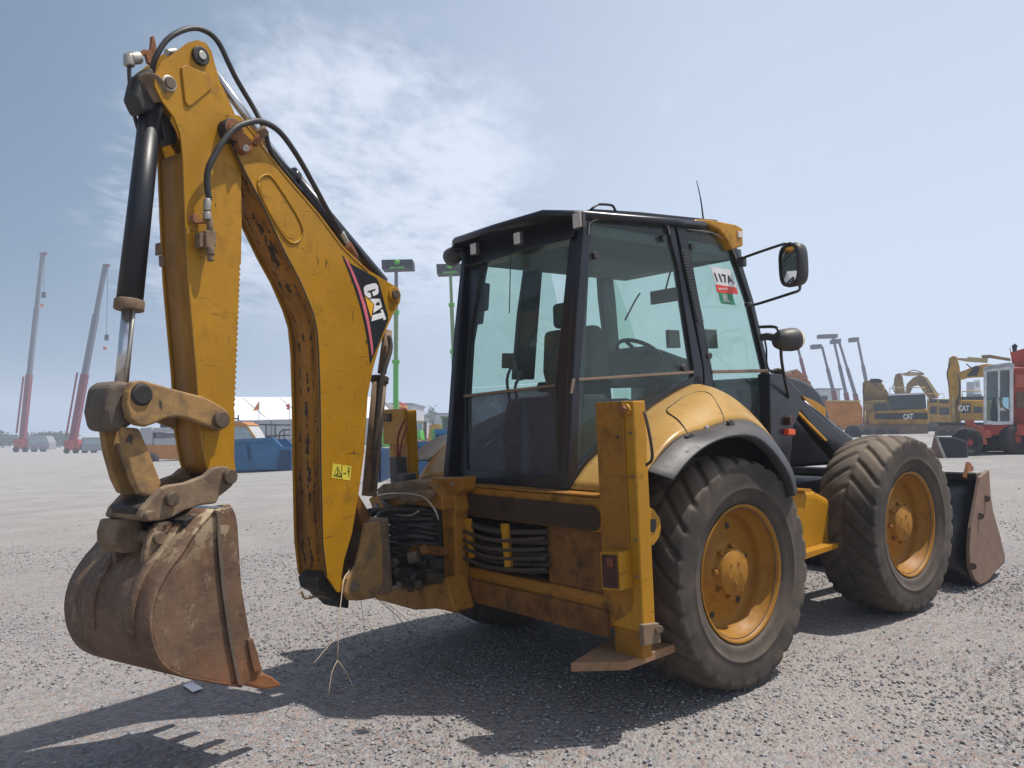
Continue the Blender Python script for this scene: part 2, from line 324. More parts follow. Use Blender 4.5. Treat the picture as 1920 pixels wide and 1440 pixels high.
# measuring: a point of the photo on a plane of the machine (x = const, y = const, z = const, or the plane of the digging arm)
def ray(px, py): return AI @ Vector(((px - 960) / F, math.cos(PITCH) + math.sin(PITCH) * (py - 720) / F, math.sin(PITCH) - math.cos(PITCH) * (py - 720) / F))
def hit(px, py, p0, n):
    d = ray(px, py); return CM + d * ((Vector(p0) - CM).dot(n) / d.dot(n))
def PX(px, py, c): return hit(px, py, (c, 0, 0), Vector((1, 0, 0)))
def PY(px, py, c): return hit(px, py, (0, c, 0), Vector((0, 1, 0)))
def PZ(px, py, c): return hit(px, py, (0, 0, c), Vector((0, 0, 1)))
SW = R_(17); KP = Vector((-1.25, 0.72, 0)); WV = Vector((-math.sin(SW), math.cos(SW), 0)); UV_ = Vector((-math.cos(SW), -math.sin(SW), 0))
def PB(px, py, off=0.0): return hit(px, py, KP - WV * off, WV)     # off: towards the machine's right side
def pb(l, off=0.0): return [PB(x, y, off) for x, y in l]
def py_(l, c): return [PY(x, y, c) for x, y in l]
def px_(l, c): return [PX(x, y, c) for x, y in l]
def spline(pts, sub=5, closed=False):
    P = [Vector(p) for p in pts]; E = ([P[-1]] + P + [P[0], P[1]]) if closed else ([P[0] * 2 - P[1]] + P + [P[-1] * 2 - P[-2]])
    Q = []
    for i in range(1, len(E) - 2):
        a, b, c, d = E[i - 1:i + 3]
        for k in range(sub): t = k / sub; Q.append(0.5 * ((2 * b) + (c - a) * t + (2 * a - 5 * b + 4 * c - d) * t * t + (3 * b - a - 3 * c + d) * t ** 3))
    if not closed: Q.append(P[-1])
    return Q
def resample(P, n):
    P = [Vector(p) for p in P]; D = [0]
    for i in range(1, len(P)): D.append(D[-1] + (P[i] - P[i - 1]).length)
    o = []; j = 0
    for k in range(n):
        t = D[-1] * k / (n - 1)
        while j < len(P) - 2 and D[j + 1] < t: j += 1
        u = (t - D[j]) / max(1e-9, D[j + 1] - D[j]); o.append(P[j].lerp(P[j + 1], min(1, max(0, u))))
    return o
def circ(c, r, n=20): return [(c[0] + r * math.cos(2 * math.pi * i / n), c[1] + r * math.sin(2 * math.pi * i / n)) for i in range(n)]
def text_quad(txt, quad, nrm, mat, name, parent, bold=0.02, t=0.002):
    """lettering laid on a quad given as top-left, top-right, bottom-right, bottom-left"""
    cu = bpy.data.curves.new(name, 'FONT'); cu.body = txt; cu.offset = bold; cu.resolution_u = 3
    tmp = bpy.data.objects.new('tmp', cu); COL.objects.link(tmp); bpy.context.view_layer.update()
    me = bpy.data.meshes.new_from_object(tmp); bpy.data.objects.remove(tmp)
    co_ = [v.co.copy() for v in me.vertices]
    x0 = min(c.x for c in co_); x1 = max(c.x for c in co_); y0 = min(c.y for c in co_); y1 = max(c.y for c in co_)
    q = [Vector(p) for p in quad]; nrm = Vector(nrm)
    for v in me.vertices:
        u = (v.co.x - x0) / (x1 - x0); s = (v.co.y - y0) / (y1 - y0)
        v.co = (q[3].lerp(q[2], u)).lerp(q[0].lerp(q[1], u), s) + nrm * t
    me.materials.clear(); me.materials.append(MATS[mat]); o = bpy.data.objects.new(name, me); COL.objects.link(o)
    if parent: o.parent = parent
    return o
# ================================================================== ground
def hgt(X, Y):
    Yc = np.maximum(Y, -30.0)
    ye = np.where(Yc < 9, Yc, 9 + 9 * (1 - np.exp(-(np.maximum(Yc, 9) - 9) / 9.0)))
    xe = np.where(X > 0, 30 * np.tanh(X / 30.0), 110 * np.tanh(X / 110.0))
    return 0.010835 + 0.0417778 * xe + 0.0310257 * ye
def gz(x, y): return float(hgt(np.array(float(x)), np.array(float(y))))
def ground_mat():
    m, t, b = new_mat('gravel'); v = coords(t)
    big = noise(t, v, .22, 5, .6, .5); mid = noise(t, v, 1.1, 6, .65, .3); small = noise(t, v, 9, 5, .7)
    v1 = node(t, 'ShaderNodeTexVoronoi', {'Vector': v, 'Scale': 42.0, 'Randomness': 1.0}); v2 = node(t, 'ShaderNodeTexVoronoi', {'Vector': v, 'Scale': 95.0, 'Randomness': 1.0})
    sep1 = node(t, 'ShaderNodeSeparateColor', {0: v1.outputs['Color']}); sep2 = node(t, 'ShaderNodeSeparateColor', {0: v2.outputs['Color']})
    stone = mix(t, sep1.outputs[0], (.135, .130, .130), (.385, .37, .365)); stone = mix(t, mth(t, 'MULTIPLY', sep2.outputs[1], .6), stone, (.26, .253, .262))
    stone = mix(t, mth(t, 'MULTIPLY', ramp(t, sep1.outputs[2], .72, .78), .6), stone, (.33, .22, .17))
    stone = mix(t, ramp(t, v1.outputs['Distance'], .010, .0035, 0.0, 0.0), stone, (.1, .1, .1))
    sand = mix(t, small, (.275, .25, .228), (.36, .333, .306))
    sm = mth(t, 'ADD', mth(t, 'MULTIPLY', big, .55), mth(t, 'MULTIPLY', mid, .45))
    msk = ramp(t, mth(t, 'ADD', sm, mth(t, 'MULTIPLY', sep1.outputs[1], .16)), .53, .66)
    # beyond the first metres the surface is rolled, dusty and pale
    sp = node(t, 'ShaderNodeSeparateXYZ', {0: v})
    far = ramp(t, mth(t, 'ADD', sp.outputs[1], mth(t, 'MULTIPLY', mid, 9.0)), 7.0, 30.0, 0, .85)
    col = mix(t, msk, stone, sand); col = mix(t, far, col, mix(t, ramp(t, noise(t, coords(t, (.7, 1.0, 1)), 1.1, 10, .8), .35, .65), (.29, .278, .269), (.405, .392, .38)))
    t.links.new(col, b.inputs['Base Color']); b.inputs['Roughness'].default_value = .92; b.inputs['Specular IOR Level'].default_value = .2
    h = mth(t, 'ADD', mth(t, 'MULTIPLY', v1.outputs['Distance'], -1.0), mth(t, 'MULTIPLY', v2.outputs['Distance'], -.5)); h = mth(t, 'ADD', h, mth(t, 'MULTIPLY', small, .4))
    bp = node(t, 'ShaderNodeBump', {'Strength': .75, 'Distance': .016, 'Height': h}); t.links.new(bp.outputs[0], b.inputs['Normal']); MATS['gravel'] = m
ground_mat()
xs = np.concatenate([-np.geomspace(600, .5, 70), [0], np.geomspace(.5, 600, 70)]); ys = np.concatenate([[-40, -20, -8, -3, 0], np.geomspace(.8, 1400, 110)])
GX, GY = np.meshgrid(xs, ys); GZ = hgt(GX, GY) + .006 * np.sin(GX * 2.1 + GY) * np.sin(GY * 1.7) - .004
me = bpy.data.meshes.new('ground'); nx, ny = len(xs), len(ys); vv = np.stack([GX, GY, GZ], -1).reshape(-1, 3)
ii = (np.arange(ny - 1)[:, None] * nx + np.arange(nx - 1)[None, :]).ravel()
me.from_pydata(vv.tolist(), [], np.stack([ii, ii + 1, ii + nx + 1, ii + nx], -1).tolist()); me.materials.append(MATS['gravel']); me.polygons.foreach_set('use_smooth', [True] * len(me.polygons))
g = bpy.data.objects.new('ground', me); COL.objects.link(g); tag(g, kind='structure')
# loose stones lying on the ground near the camera: one mesh, nobody could count them
def stones(n):
    d = 2.4 + (15.0 - 2.4) * rng.random(n) ** 1.5; xm = d * .78 + 3.2; x = (rng.random(n) * 2 - 1) * xm; y = d - 1.2
    s = (.0034 + .0075 * rng.random(n) ** 2.6) * (1 + .04 * d); ph = np.sin(x * 1.3 + 1.7 * np.sin(y * .9)) + np.sin(y * 2.1 + x * .7)
    keep = rng.random(n) < np.clip(.50 - .30 * ph, .04, 1) * np.clip((15 - d) / 10.0, 0, 1) ** 1.3 * np.clip((xm - np.abs(x)) / 3.0, 0, 1); x, y, s = x[keep], y[keep], s[keep]; n = len(x)
    base = np.array([(1, 0, 0), (-1, 0, 0), (0, 1, 0), (0, -1, 0), (0, 0, 1), (0, 0, -1)], float)
    fc = np.array([(0, 2, 4), (2, 1, 4), (1, 3, 4), (3, 0, 4), (2, 0, 5), (1, 2, 5), (3, 1, 5), (0, 3, 5)])
    a = rng.random(n) * 6.283; jit = base[None] * (.6 + .8 * rng.random((n, 6, 1))) + rng.normal(0, .22, (n, 6, 3)); jit[..., 2] *= .6
    ca_, sa_ = np.cos(a)[:, None], np.sin(a)[:, None]; X_l = (jit[..., 0] * ca_ - jit[..., 1] * sa_) * s[:, None] + x[:, None]; Y_l = (jit[..., 0] * sa_ + jit[..., 1] * ca_) * s[:, None] + y[:, None]
    Z_l = jit[..., 2] * s[:, None] + (hgt(x, y) + s * .28)[:, None]
    V_ = np.stack([X_l, Y_l, Z_l], -1).reshape(-1, 3); Fc = (fc[None] + (np.arange(n) * 6)[:, None, None]).reshape(-1, 3)
    me = bpy.data.meshes.new('loose_gravel'); me.vertices.add(len(V_)); me.vertices.foreach_set('co', V_.ravel()); nl_ = len(Fc)
    me.loops.add(nl_ * 3); me.loops.foreach_set('vertex_index', Fc.ravel().astype(np.int32)); me.polygons.add(nl_); me.polygons.foreach_set('loop_start', (np.arange(nl_) * 3).astype(np.int32)); me.polygons.foreach_set('loop_total', np.full(nl_, 3, np.int32))
    me.update(calc_edges=True)
    c = rng.random(n); at_ = me.attributes.new('tone', 'FLOAT', 'POINT'); at_.data.foreach_set('value', np.repeat(c, 6).astype(np.float32))
    m, t, b = new_mat('stone'); av = node(t, 'ShaderNodeAttribute', attribute_name='tone')
    cr = node(t, 'ShaderNodeValToRGB', {0: av.outputs['Fac']}); e = cr.color_ramp.elements; e[0].color = (.20, .195, .20, 1); e[1].color = (.48, .46, .445, 1)
    for p, c_ in ((.3, (.28, .275, .29, 1)), (.55, (.34, .33, .33, 1)), (.72, (.30, .23, .185, 1)), (.82, (.40, .385, .37, 1))): q = e.new(p); q.color = c_
    t.links.new(cr.outputs[0], b.inputs['Base Color']); b.inputs['Roughness'].default_value = .85; me.materials.append(m)
    o = bpy.data.objects.new('loose_gravel', me); COL.objects.link(o); tag(o, 'loose crushed grey stones strewn over the yard in the foreground', 'gravel', kind='stuff')
stones(420000)
# ================================================================== things behind the machine
CP, SP = math.cos(PITCH), math.sin(PITCH)
def at(px, py, Y):
    x = (px - 960) / F; u = (720 - py) / F; d = Vector((x, CP - SP * u, SP + CP * u)); return Vector((0, 0, CAMZ)) + d * (Y / d.y)
NV = Vector((0, 1, 0))
def face(px):      # side profiles of the next machine lie square to the line of sight through this column
    global NV
    NV = Vector(((px - 960) / F, 1, 0)).normalized() if px else Vector((0, 1, 0))
def ats(l, Y):
    if abs(NV.x) < 1e-6: return [at(x, y, Y) for x, y in l]
    o = []; D = Y / NV.y
    for x, y in l: r = at(x, y, Y); c0 = Vector((0, 0, CAMZ)); d = r - c0; o.append(c0 + d * (D / d.dot(NV)))
    return o
def gat(px, Y): X = (px - 960) / F * Y * 1.0; return Vector((X, Y, gz(X, Y)))
def pyg(px, Y):   # the photo row where the ground at that distance shows
    p = gat(px, Y); z = p.z - CAMZ; return 720 - F * (z * CP - Y * SP) / (Y * CP + z * SP)
def thing(name, label, cat, base, group=None):
    e = empty(name, base); tag(e, label, cat, group); return e
def part(mb, name, mat, th, **k):
    o = mb.build(name, mat, None, **k); top = th
    off = Vector(th.location)
    if th.parent: off = Vector((0, 0, 0)) if th.type == 'MESH' else off
    o.data.transform(Matrix.Translation(-Vector(th.get('_b', th.location)))) if False else None
    b = BASE.get(th.name, th.location.copy()); BASE[o.name] = b
    o.data.transform(Matrix.Translation(-b)); o.parent = th; return o
BASE = {}
def single(mb, name, mat, base, label, cat, group=None, kind=None, **k):
    o = mb.build(name, mat, None, **k); o.data.transform(Matrix.Translation(-Vector(base))); o.location = base; tag(o, label, cat, group, kind); return o
plain('bg_yellow', (.46, .24, .015), .6, var=.3, s=1.5); plain('bg_yellow_pale', (.52, .38, .15), .6, var=.25, s=1.5); plain('bg_orange', (.48, .19, .035), .6, var=.2, s=1)
plain('bg_red', (.40, .055, .03), .55, var=.25, s=1.5); plain('bg_red_crane', (.20, .020, .035), .5); plain('bg_salmon', (.55, .13, .08), .6, var=.15)
plain('bg_blue', (.04, .15, .30), .6, var=.25, s=.8); plain('bg_blue_dark', (.012, .05, .13), .6); plain('bg_green', (.10, .42, .05), .5); plain('bg_olive', (.17, .27, .10), .5)
plain('bg_grey', (.14, .14, .155), .6); plain('bg_dark', (.025, .025, .03), .7); plain('bg_white', (.80, .80, .80), .6, var=.04); plain('cab_dull', (.26, .26, .27), .6); plain('bg_wall', (.42, .42, .43), .8, var=.06)
plain('bg_glass', (.30, .38, .40), .15); plain('bg_brown', (.16, .10, .07), .8, var=.3, s=2); plain('bg_olive_brown', (.27, .17, .055), .8, var=.3, s=1.5); plain('bg_steelgrey', (.13, .13, .16), .5)
plain('flag_orange', (.80, .22, .05), .8); plain('flag_yellow', (.85, .45, .04), .8); plain('flag_red', (.65, .04, .03), .8); plain('tyre_far', (.035, .033, .032), .9); plain('dirt', (.30, .22, .15), .95)
plain('bg_teal', (.03, .05, .055), .3)
def leafmat(nm, a, b_): m, t, b = new_mat(nm); n = noise(t, coords(t), 1.2, 5, .7); t.links.new(mix(t, ramp(t, n, .3, .7), a, b_), b.inputs['Base Color']); b.inputs['Roughness'].default_value = .8; MATS[nm] = m
leafmat('leaf_dark', (.020, .032, .018), (.055, .075, .035))
def crown(c, rx, ry, rz, n, s=.25):
    mb = MB()
    cl = [(rng.normal(0, .38), rng.normal(0, .38), rng.normal(0, .34)) for _ in range(9)]
    for _ in range(n):
        k = cl[rng.integers(9)]; p = Vector((c[0] + rx * (k[0] + rng.normal(0, .22)), c[1] + ry * (k[1] + rng.normal(0, .22)), c[2] + rz * (k[2] + rng.normal(0, .22))))
        a = Vector(rng.normal(0, 1, 3)).normalized() * s; b_ = a.orthogonal().normalized() * s * .6
        mb.add([p - a, p + b_, p + a, p - b_], [(0, 1, 2, 3)])
    return mb
def wheel(mb_t, c, r, w, ax=(0, 1, 0)):
    ax = Vector(ax); mb_t.lathe(c, ax, [(-w * .3, .0005), (-w * .3, r * .5), (-w / 2, r * .55), (-w / 2, r * .8), (-w * .45, r * .95), (-w * .3, r), (w * .3, r), (w * .45, r * .95), (w / 2, r * .8), (w / 2, r * .55), (w * .3, r * .5), (w * .3, .0005)], 28)
def cat_word(quad, th, nm='brand_lettering', txt='CAT'): 
    o = text_quad(txt, quad, (0, -.03, 0), 'white_paint', nm, None, .05, 1.0); b = BASE.get(th.name, th.location.copy()); o.data.transform(Matrix.Translation(-b)); o.parent = th; return o
# --- two mobile cranes far left
def crane(Y, low, mid, top, jib, hook, cabx, w0, w1, w2, label):
    b = gat(low[0] + 20, Y); face(None); th = thing('mobile_crane', label, 'crane', b, 'mobile cranes with raised booms'); s = Y / F
    part(MB().bar(at(*low, Y), at(*mid, Y), w0 * s, w0 * s, (0, 1, 0)), 'boom_base', 'bg_red_crane', th)
    m2 = (mid[0] + (top[0] - mid[0]) * .55, mid[1] + (top[1] - mid[1]) * .55)
    part(MB().bar(at(*mid, Y), at(*m2, Y), w1 * s, w1 * s, (0, 1, 0)), 'telescopic_boom', 'bg_steelgrey', th); part(MB().bar(at(*m2, Y), at(*top, Y), w2 * s, w2 * s, (0, 1, 0)), 'boom_tip', 'bg_grey', th)
    part(MB().box(at(top[0] + 1.5, top[1] + 2, Y), (12 * s, 5 * s, 5 * s)), 'boom_head', 'bg_red_crane', th)
    part(MB().bar(at(*jib[0], Y - .8), at(*jib[1], Y - .8), 2.5 * s, 2.5 * s, (0, 1, 0)), 'folded_jib', 'bg_red_crane', th)
    part(MB().bar(at(top[0] + 4, top[1] + 3, Y), at(hook[0], hook[1], Y), .8 * s, .8 * s, (0, 1, 0)), 'hoist_rope', 'bg_grey', th)
    part(MB().box(at(hook[0], hook[1] + 5, Y), (6 * s, 4 * s, 11 * s)), 'hook_block', 'bg_dark', th); part(MB().box(at(hook[0] - 3, hook[1] + 25, Y), (5 * s, 4 * s, 6 * s)), 'ball_weight', 'bg_salmon', th)
    gx = low[0]; py0 = pyg(gx, Y)
    part(MB().prism(ats([(gx - 18, py0 - 24), (gx + 8, py0 - 26), (gx + 14, py0 - 8), (gx + 10, py0 - 6), (gx - 16, py0 - 6)], Y - 1.2), (0, 2.4, 0)), 'carrier_body', 'bg_red', th)
    part(MB().prism(ats([(cabx, py0 - 30), (cabx + 34, py0 - 30), (cabx + 40, py0 - 18), (cabx + 40, py0 - 5), (cabx, py0 - 5)], Y - 1.3), (0, 2.4, 0)), 'driver_cab', 'cab_dull', th, bevel=.05)
    part(MB().prism(ats([(cabx + 4, py0 - 27), (cabx + 32, py0 - 27), (cabx + 36, py0 - 18), (cabx + 4, py0 - 18)], Y - 1.36), (0, .05, 0)), 'cab_window', 'bg_glass', th)
    for k in range(4):
        mb = MB(); c = at(gx - 12 + k * 17, py0 - 5, Y - 1.1); wheel(mb, c, 5.5 * s, 4 * s); part(mb, 'wheel', 'tyre_far', th)
crane(150, (42, 828), (55, 702), (80, 474), ((31, 812), (44, 706)), (82, 548), 52, 9, 7, 5.5, 'farther red mobile crane with tall raised boom, leftmost at the edge of the yard')
crane(120, (137, 826), (159, 702), (198, 496), ((124, 818), (145, 698)), (200, 628), 153, 11, 9, 7, 'red mobile crane with raised boom just left of the digging bucket linkage')
# low trees on the skyline
for i, (px, w_, h_, Y) in enumerate(((74, 50, 26, 210), (8, 60, 20, 220), (110, 50, 20, 215), (230, 60, 18, 215))):
    s = Y / F; b = gat(px, Y); pt = pyg(px, Y); 
    lb_ = ['dark bushy tree behind the cab of the farther crane', 'low dark bush at the left edge of the picture', 'low dark bush between the two red cranes', 'low dark bush right of the nearer red crane behind the bucket linkage'][i]
    th = thing('tree', lb_, 'tree', b, 'low trees on the skyline'); top = at(px, pt - h_, Y)
    part(crown((b.x, Y, (b.z + top.z) / 2 + .8), w_ * s * .75, 3, (top.z - b.z) * .62, 1500, .40), 'crown', 'leaf_dark', th); part(MB().cyl((b.x, Y, b.z - .3), (b.x, Y, b.z + 2), .25, .12, 8), 'trunk', 'bg_brown', th)
# --- white marquee
Y = 92; s = Y / F; gy = pyg(560, Y); b = gat(560, Y); th = thing('marquee', 'long white event tent with pitched roof behind the blue skips', 'marquee', b)
e0, e1, r0_, r1_ = at(395, 789, Y), at(742, 783, Y), at(395, 745, Y + 10), at(708, 745, Y + 10); bz = Vector((0, 22, 0))
part(MB().grid([[e0, r0_, e0 + bz], [e1, r1_, e1 + bz]], smooth=False), 'tent_roof', 'bg_white', th, solid=.05)
part(MB().prism([e0 + V(0, .2, -.05), e1 + V(0, .2, -.05), V(e1.x, Y + .2, b.z - 1), V(e0.x, Y + .2, b.z - 1)], (0, .05, 0)), 'tent_wall', 'bg_wall', th)
for k in range(7): px = 395 + k * 57; part(MB().bar(at(px, 789, Y - .05), Vector((at(px, 789, Y).x, Y - .05, b.z - 1)), .12, .12), 'tent_post', 'bg_steelgrey', th)
for k in range(3): part(MB().tube([at(455 + 70 * k, 746, Y + 9.6), at(505 + 70 * k, 788, Y - .15)], .03, 5, 1), 'roof_rope', 'bg_grey', th)
# --- far buildings
def building(px0, px1, py0, Y, dep, label, nm='building'):
    p = gat((px0 + px1) / 2, Y); a_, c_ = at(px0, py0, Y), at(px1, py0, Y); th = thing(nm, label, 'building', p)
    part(MB().prism([Vector((a_.x, Y, p.z - 1)), Vector((c_.x, Y, p.z - 1)), c_, a_], (0, dep, 0)), 'wall', 'bg_wall', th); part(MB().box(((a_.x + c_.x) / 2, Y + dep / 2, a_.z + .15), (c_.x - a_.x + .6, dep + .6, .3)), 'roof', 'bg_grey', th)
    n = max(2, int((c_.x - a_.x) / 4))
    for k in range(n): x = a_.x + (c_.x - a_.x) * (k + .5) / n; part(MB().box((x, Y - .05, a_.z - 1.4), (1.2, .1, 1.0)), 'window', 'bg_glass', th)
building(712, 772, 759, 140, 20, 'grey flat-roofed hall just right of the white tent'); building(817, 850, 777, 170, 20, 'pale flat building behind the green cab, left of the backhoe cab'); building(1535, 1575, 731, 150, 14, 'pale low building behind the raised booms right of the black hood')
building(770, 795, 786, 160, 15, 'low grey shed behind the yellow machine roof by the skips')
# --- flags
def flag(px, pyt, pyb, shape, mats, label, Y):
    b = gat(px, Y); th = thing('flag', label, 'flag', b, 'flags on thin poles'); part(MB().tube([Vector((b.x, Y, b.z)), at(px, pyt, Y)], .035, 6, 1), 'flag_pole', 'bg_grey', th)
    for (l, m_) in zip(shape, mats):
        P_ = ats(l, Y); mb = MB().prism([p + Vector((0, .06 * math.sin(i * 2), 0)) for i, p in enumerate(P_)], (0, .02, 0)); part(mb, 'flag_cloth', m_, th)
flag(486, 751, 825, [[(486, 752), (485, 768), (474, 771), (479, 762)]], ['flag_orange'], 'orange triangular flag in front of the white tent roof, left of the boom', 84)
flag(543, 755, 825, [[(543, 757), (543, 769), (536, 767), (539, 764), (534, 760)]], ['flag_red'], 'small red flag peeping out left of the boom edge', 84)
flag(712, 753, 825, [[(712, 755), (719, 756), (718, 765), (712, 765)]], ['flag_orange'], 'small orange flag just right of the boom cylinder', 84)
flag(748, 751, 825, [[(748, 753), (760, 757), (763, 761), (748, 757)], [(748, 757), (763, 761), (764, 765), (748, 763)], [(748, 763), (764, 765), (763, 768), (748, 766)]], ['flag_red', 'flag_yellow', 'flag_red'], 'red and yellow striped flag beside the green mast above the stabiliser', 84)
# --- skips
def skip(pts, Y, dep, label, ribs, rim=None, blank=None):
    b = gat(sum(p[0] for p in pts) / len(pts), Y); th = thing('skip', label, 'skip', b, 'blue waste skips')
    P_ = ats(pts, Y); wall = MB(); n = len(P_)
    part(MB().prism(P_, (0, .08, 0)), 'side_panel', 'bg_blue', th); part(MB().prism([p + Vector((0, dep, 0)) for p in P_], (0, .08, 0)), 'side_panel', 'bg_blue', th)
    xs_ = sorted(P_, key=lambda p: p.x); zl = min(p.z for p in P_); zt = max(p.z for p in P_)
    part(MB().prism([Vector((xs_[0].x, Y, zl)), Vector((xs_[-1].x, Y, zl)), Vector((xs_[-1].x, Y + dep, zl)), Vector((xs_[0].x, Y + dep, zl))], (0, 0, .1)), 'skip_floor', 'bg_blue_dark', th)
    part(MB().prism([Vector((xs_[-1].x - .05, Y, zl)), Vector((xs_[-1].x - .05, Y + dep, zl)), Vector((xs_[-1].x - .05, Y + dep, xs_[-1].z if xs_[-1].z > zl + .3 else xs_[-2].z)), Vector((xs_[-1].x - .05, Y, xs_[-1].z if xs_[-1].z > zl + .3 else xs_[-2].z))], (.05, 0, 0)), 'end_panel', 'bg_blue_dark', th)
    for r in ribs: part(MB().prism(ats(r, Y - .06), (0, .07, 0)), 'rib', 'bg_blue_dark', th)
    if rim:
        for a_, c_ in zip(rim[:-1], rim[1:]): part(MB().bar(at(*a_, Y - .05), at(*c_, Y - .05), .12, .12, (0, 1, 0)), 'top_rail', 'bg_blue', th)
skip([(405, 830), (512, 824), (528, 842), (546, 842), (546, 886), (518, 884), (405, 878)], 29, 1.8, 'blue waste skip with a sloping end, between the stick and the boom', [[(462, 832), (465, 832), (470, 862), (466, 862)], [(518, 884), (526, 843), (546, 843), (546, 886)]], [(405, 829), (512, 823), (528, 841), (546, 841)])
skip([(690, 843), (714, 843), (714, 922), (690, 922)], 20.5, 1.8, 'blue skip mostly hidden between the boom and the left stabiliser', [], [(690, 843), (714, 843)])
skip([(755, 834), (818, 834), (818, 905), (755, 903)], 21, 1.8, 'low blue skip seen between the left stabiliser and the cab', [[(812, 838), (818, 838), (818, 896), (812, 896)], [(760, 836), (764, 836), (764, 900), (760, 900)]], [(755, 832), (818, 832)])
skip([(816, 811), (900, 811), (900, 905), (816, 903)], 20, 1.8, 'taller blue skip right behind the left rear fender', [[(818, 816), (823, 816), (824, 870), (819, 870)]], [(816, 809), (900, 809)])
# --- yellow van and the lorry behind the skip
Y = 46; b = gat(450, Y); th = thing('van', 'pale van with yellow roof parked behind the blue skip', 'van', b)
part(MB().prism(ats([(395, 800), (440, 793), (462, 795), (472, 808), (484, 830), (500, 838), (500, 868), (395, 868)], Y), (0, 1.9, 0)), 'body', 'bg_wall', th, bevel=.05)
part(MB().prism(ats([(395, 800), (425, 791), (452, 791), (466, 797), (462, 800), (395, 804)], Y - .04), (0, 1.98, 0)), 'roof', 'bg_orange', th); part(MB().prism(ats([(436, 801), (460, 801), (476, 826), (436, 828)], Y - .05), (0, .04, 0)), 'window', 'bg_glass', th)
part(MB().bar(at(462, 797, Y - .06), at(484, 830, Y - .06), .10, .06, (0, 1, 0)), 'pillar', 'bg_yellow', th)
for px in (415, 480): mb = MB(); wheel(mb, at(px, 868, Y), .38, .3); part(mb, 'wheel', 'tyre_far', th)
Y = 52; b = gat(310, Y); th = thing('lorry', 'orange flatbed lorry with grey load seen under the tipping link', 'lorry', b)
part(MB().prism(ats([(262, 834), (400, 834), (400, 864), (262, 860)], Y), (0, 2.3, 0)), 'bed', 'bg_orange', th); part(MB().prism(ats([(262, 802), (286, 800), (286, 834), (262, 834)], Y), (0, 2.2, 0)), 'cab', 'bg_wall', th, bevel=.05)
for k, (x0, x1, y0, y1, m_) in enumerate(((288, 330, 822, 834, 'bg_wall'), (292, 360, 812, 821, 'bg_grey'), (288, 340, 803, 811, 'bg_wall'), (300, 345, 796, 802, 'bg_dark'))): part(MB().prism(ats([(x0, y0), (x1, y0), (x1, y1), (x0, y1)], Y), (0, 2.0, 0)), 'load_crate', m_, th)
for px in (285, 350, 380): mb = MB(); wheel(mb, at(px, 862, Y), .42, .3); part(mb, 'wheel', 'tyre_far', th)
Y = 60; b = gat(515, Y); th = thing('machine_rack', 'dark tubular frames and small machines in front of the white tent', 'equipment', b)
for l in ([(486, 796), (545, 797)], [(516, 796), (516, 832)], [(499, 796), (499, 830)], [(524, 812), (530, 806), (545, 806)], [(524, 812), (524, 834)], [(490, 818), (545, 816)], [(533, 806), (533, 834)], [(480, 790), (480, 832)], [(440, 785), (447, 785)], [(447, 778), (447, 790)]): part(MB().tube(ats(l, Y), .06, 6, 1), 'frame_tube', 'bg_dark', th)
part(MB().prism(ats([(472, 803), (480, 800), (485, 812), (486, 834), (474, 834)], Y), (0, .8, 0)), 'yellow_unit', 'bg_yellow', th); part(MB().prism(ats([(488, 822), (505, 818), (520, 824), (545, 826), (545, 840), (488, 840)], Y), (0, 1.2, 0)), 'dark_unit', 'bg_dark', th); part(MB().prism(ats([(530, 828), (545, 824), (545, 838), (532, 838)], Y - .4), (0, .5, 0)), 'brown_unit', 'bg_brown', th)
# --- two light masts, green
def mast(x0, y0, x1, y1, head, Y, secs, label):
    b = gat(x1, Y); th = thing('telescopic_mast', label, 'mast', b, 'raised green masts behind the boom'); s = Y / F
    for k, (t0_, t1_, wd, m_) in enumerate(secs):
        P = lambda t: at(x0 + (x1 - x0) * t, y0 + (y1 - y0) * t, Y)
        part(MB().bar(P(t0_), P(t1_), wd * s, wd * s, (0, 1, 0)), 'mast_section', m_, th)
        if k: part(MB().bar(P(t0_ - .006), P(t0_ + .012), (wd + 4) * s, (wd + 4) * s, (0, 1, 0)), 'section_collar', 'bg_green', th)
    part(MB().prism(ats(head, Y - .3), (0, 1.3, 0)), 'work_platform', 'bg_dark', th)
    hx = (head[0][0] + head[1][0]) / 2; hy = head[0][1]; part(MB().lathe(at(hx, hy + 4, Y - .35), (0, 1, 0), [(-.05, .0005), (-.05, .16), (.05, .20), (.3, .12)], 14), 'platform_knuckle', 'bg_green', th)
    hb_ = head[2][1]; part(MB().bar(at(hx - 13, hb_, Y - .35), at(hx + 14, hb_ - 1, Y - .35), .1, .1, (0, 1, 0)), 'lower_bracket', 'bg_green', th)
    pb_ = pyg(x1, Y); part(MB().prism(ats([(x1 - 50, pb_ - 34), (x1 + 45, pb_ - 38), (x1 + 50, pb_ - 8), (x1 - 50, pb_ - 6)], Y - 1), (0, 2.2, 0)), 'base_vehicle', 'bg_green', th)
    for px in (x1 - 35, x1 + 35): mb = MB(); wheel(mb, at(px, pb_ - 9, Y - 1), .38, .3); part(mb, 'wheel', 'tyre_far', th)
mast(743, 492, 742, 862, [(715, 487), (773, 486), (774, 502), (716, 504)], 55, [(0, .25, 6, 'bg_grey'), (.25, .50, 7.5, 'bg_olive'), (.50, 1, 9, 'bg_green')], 'left green mast with dark platform on top, rising beside the boom kink')
mast(844, 498, 858, 862, [(818, 495), (868, 494), (869, 511), (819, 513)], 58, [(0, .20, 5.5, 'bg_olive'), (.20, .44, 7, 'bg_olive'), (.44, 1, 8.5, 'bg_green')], 'right green mast with dark platform, partly behind the cab corner')
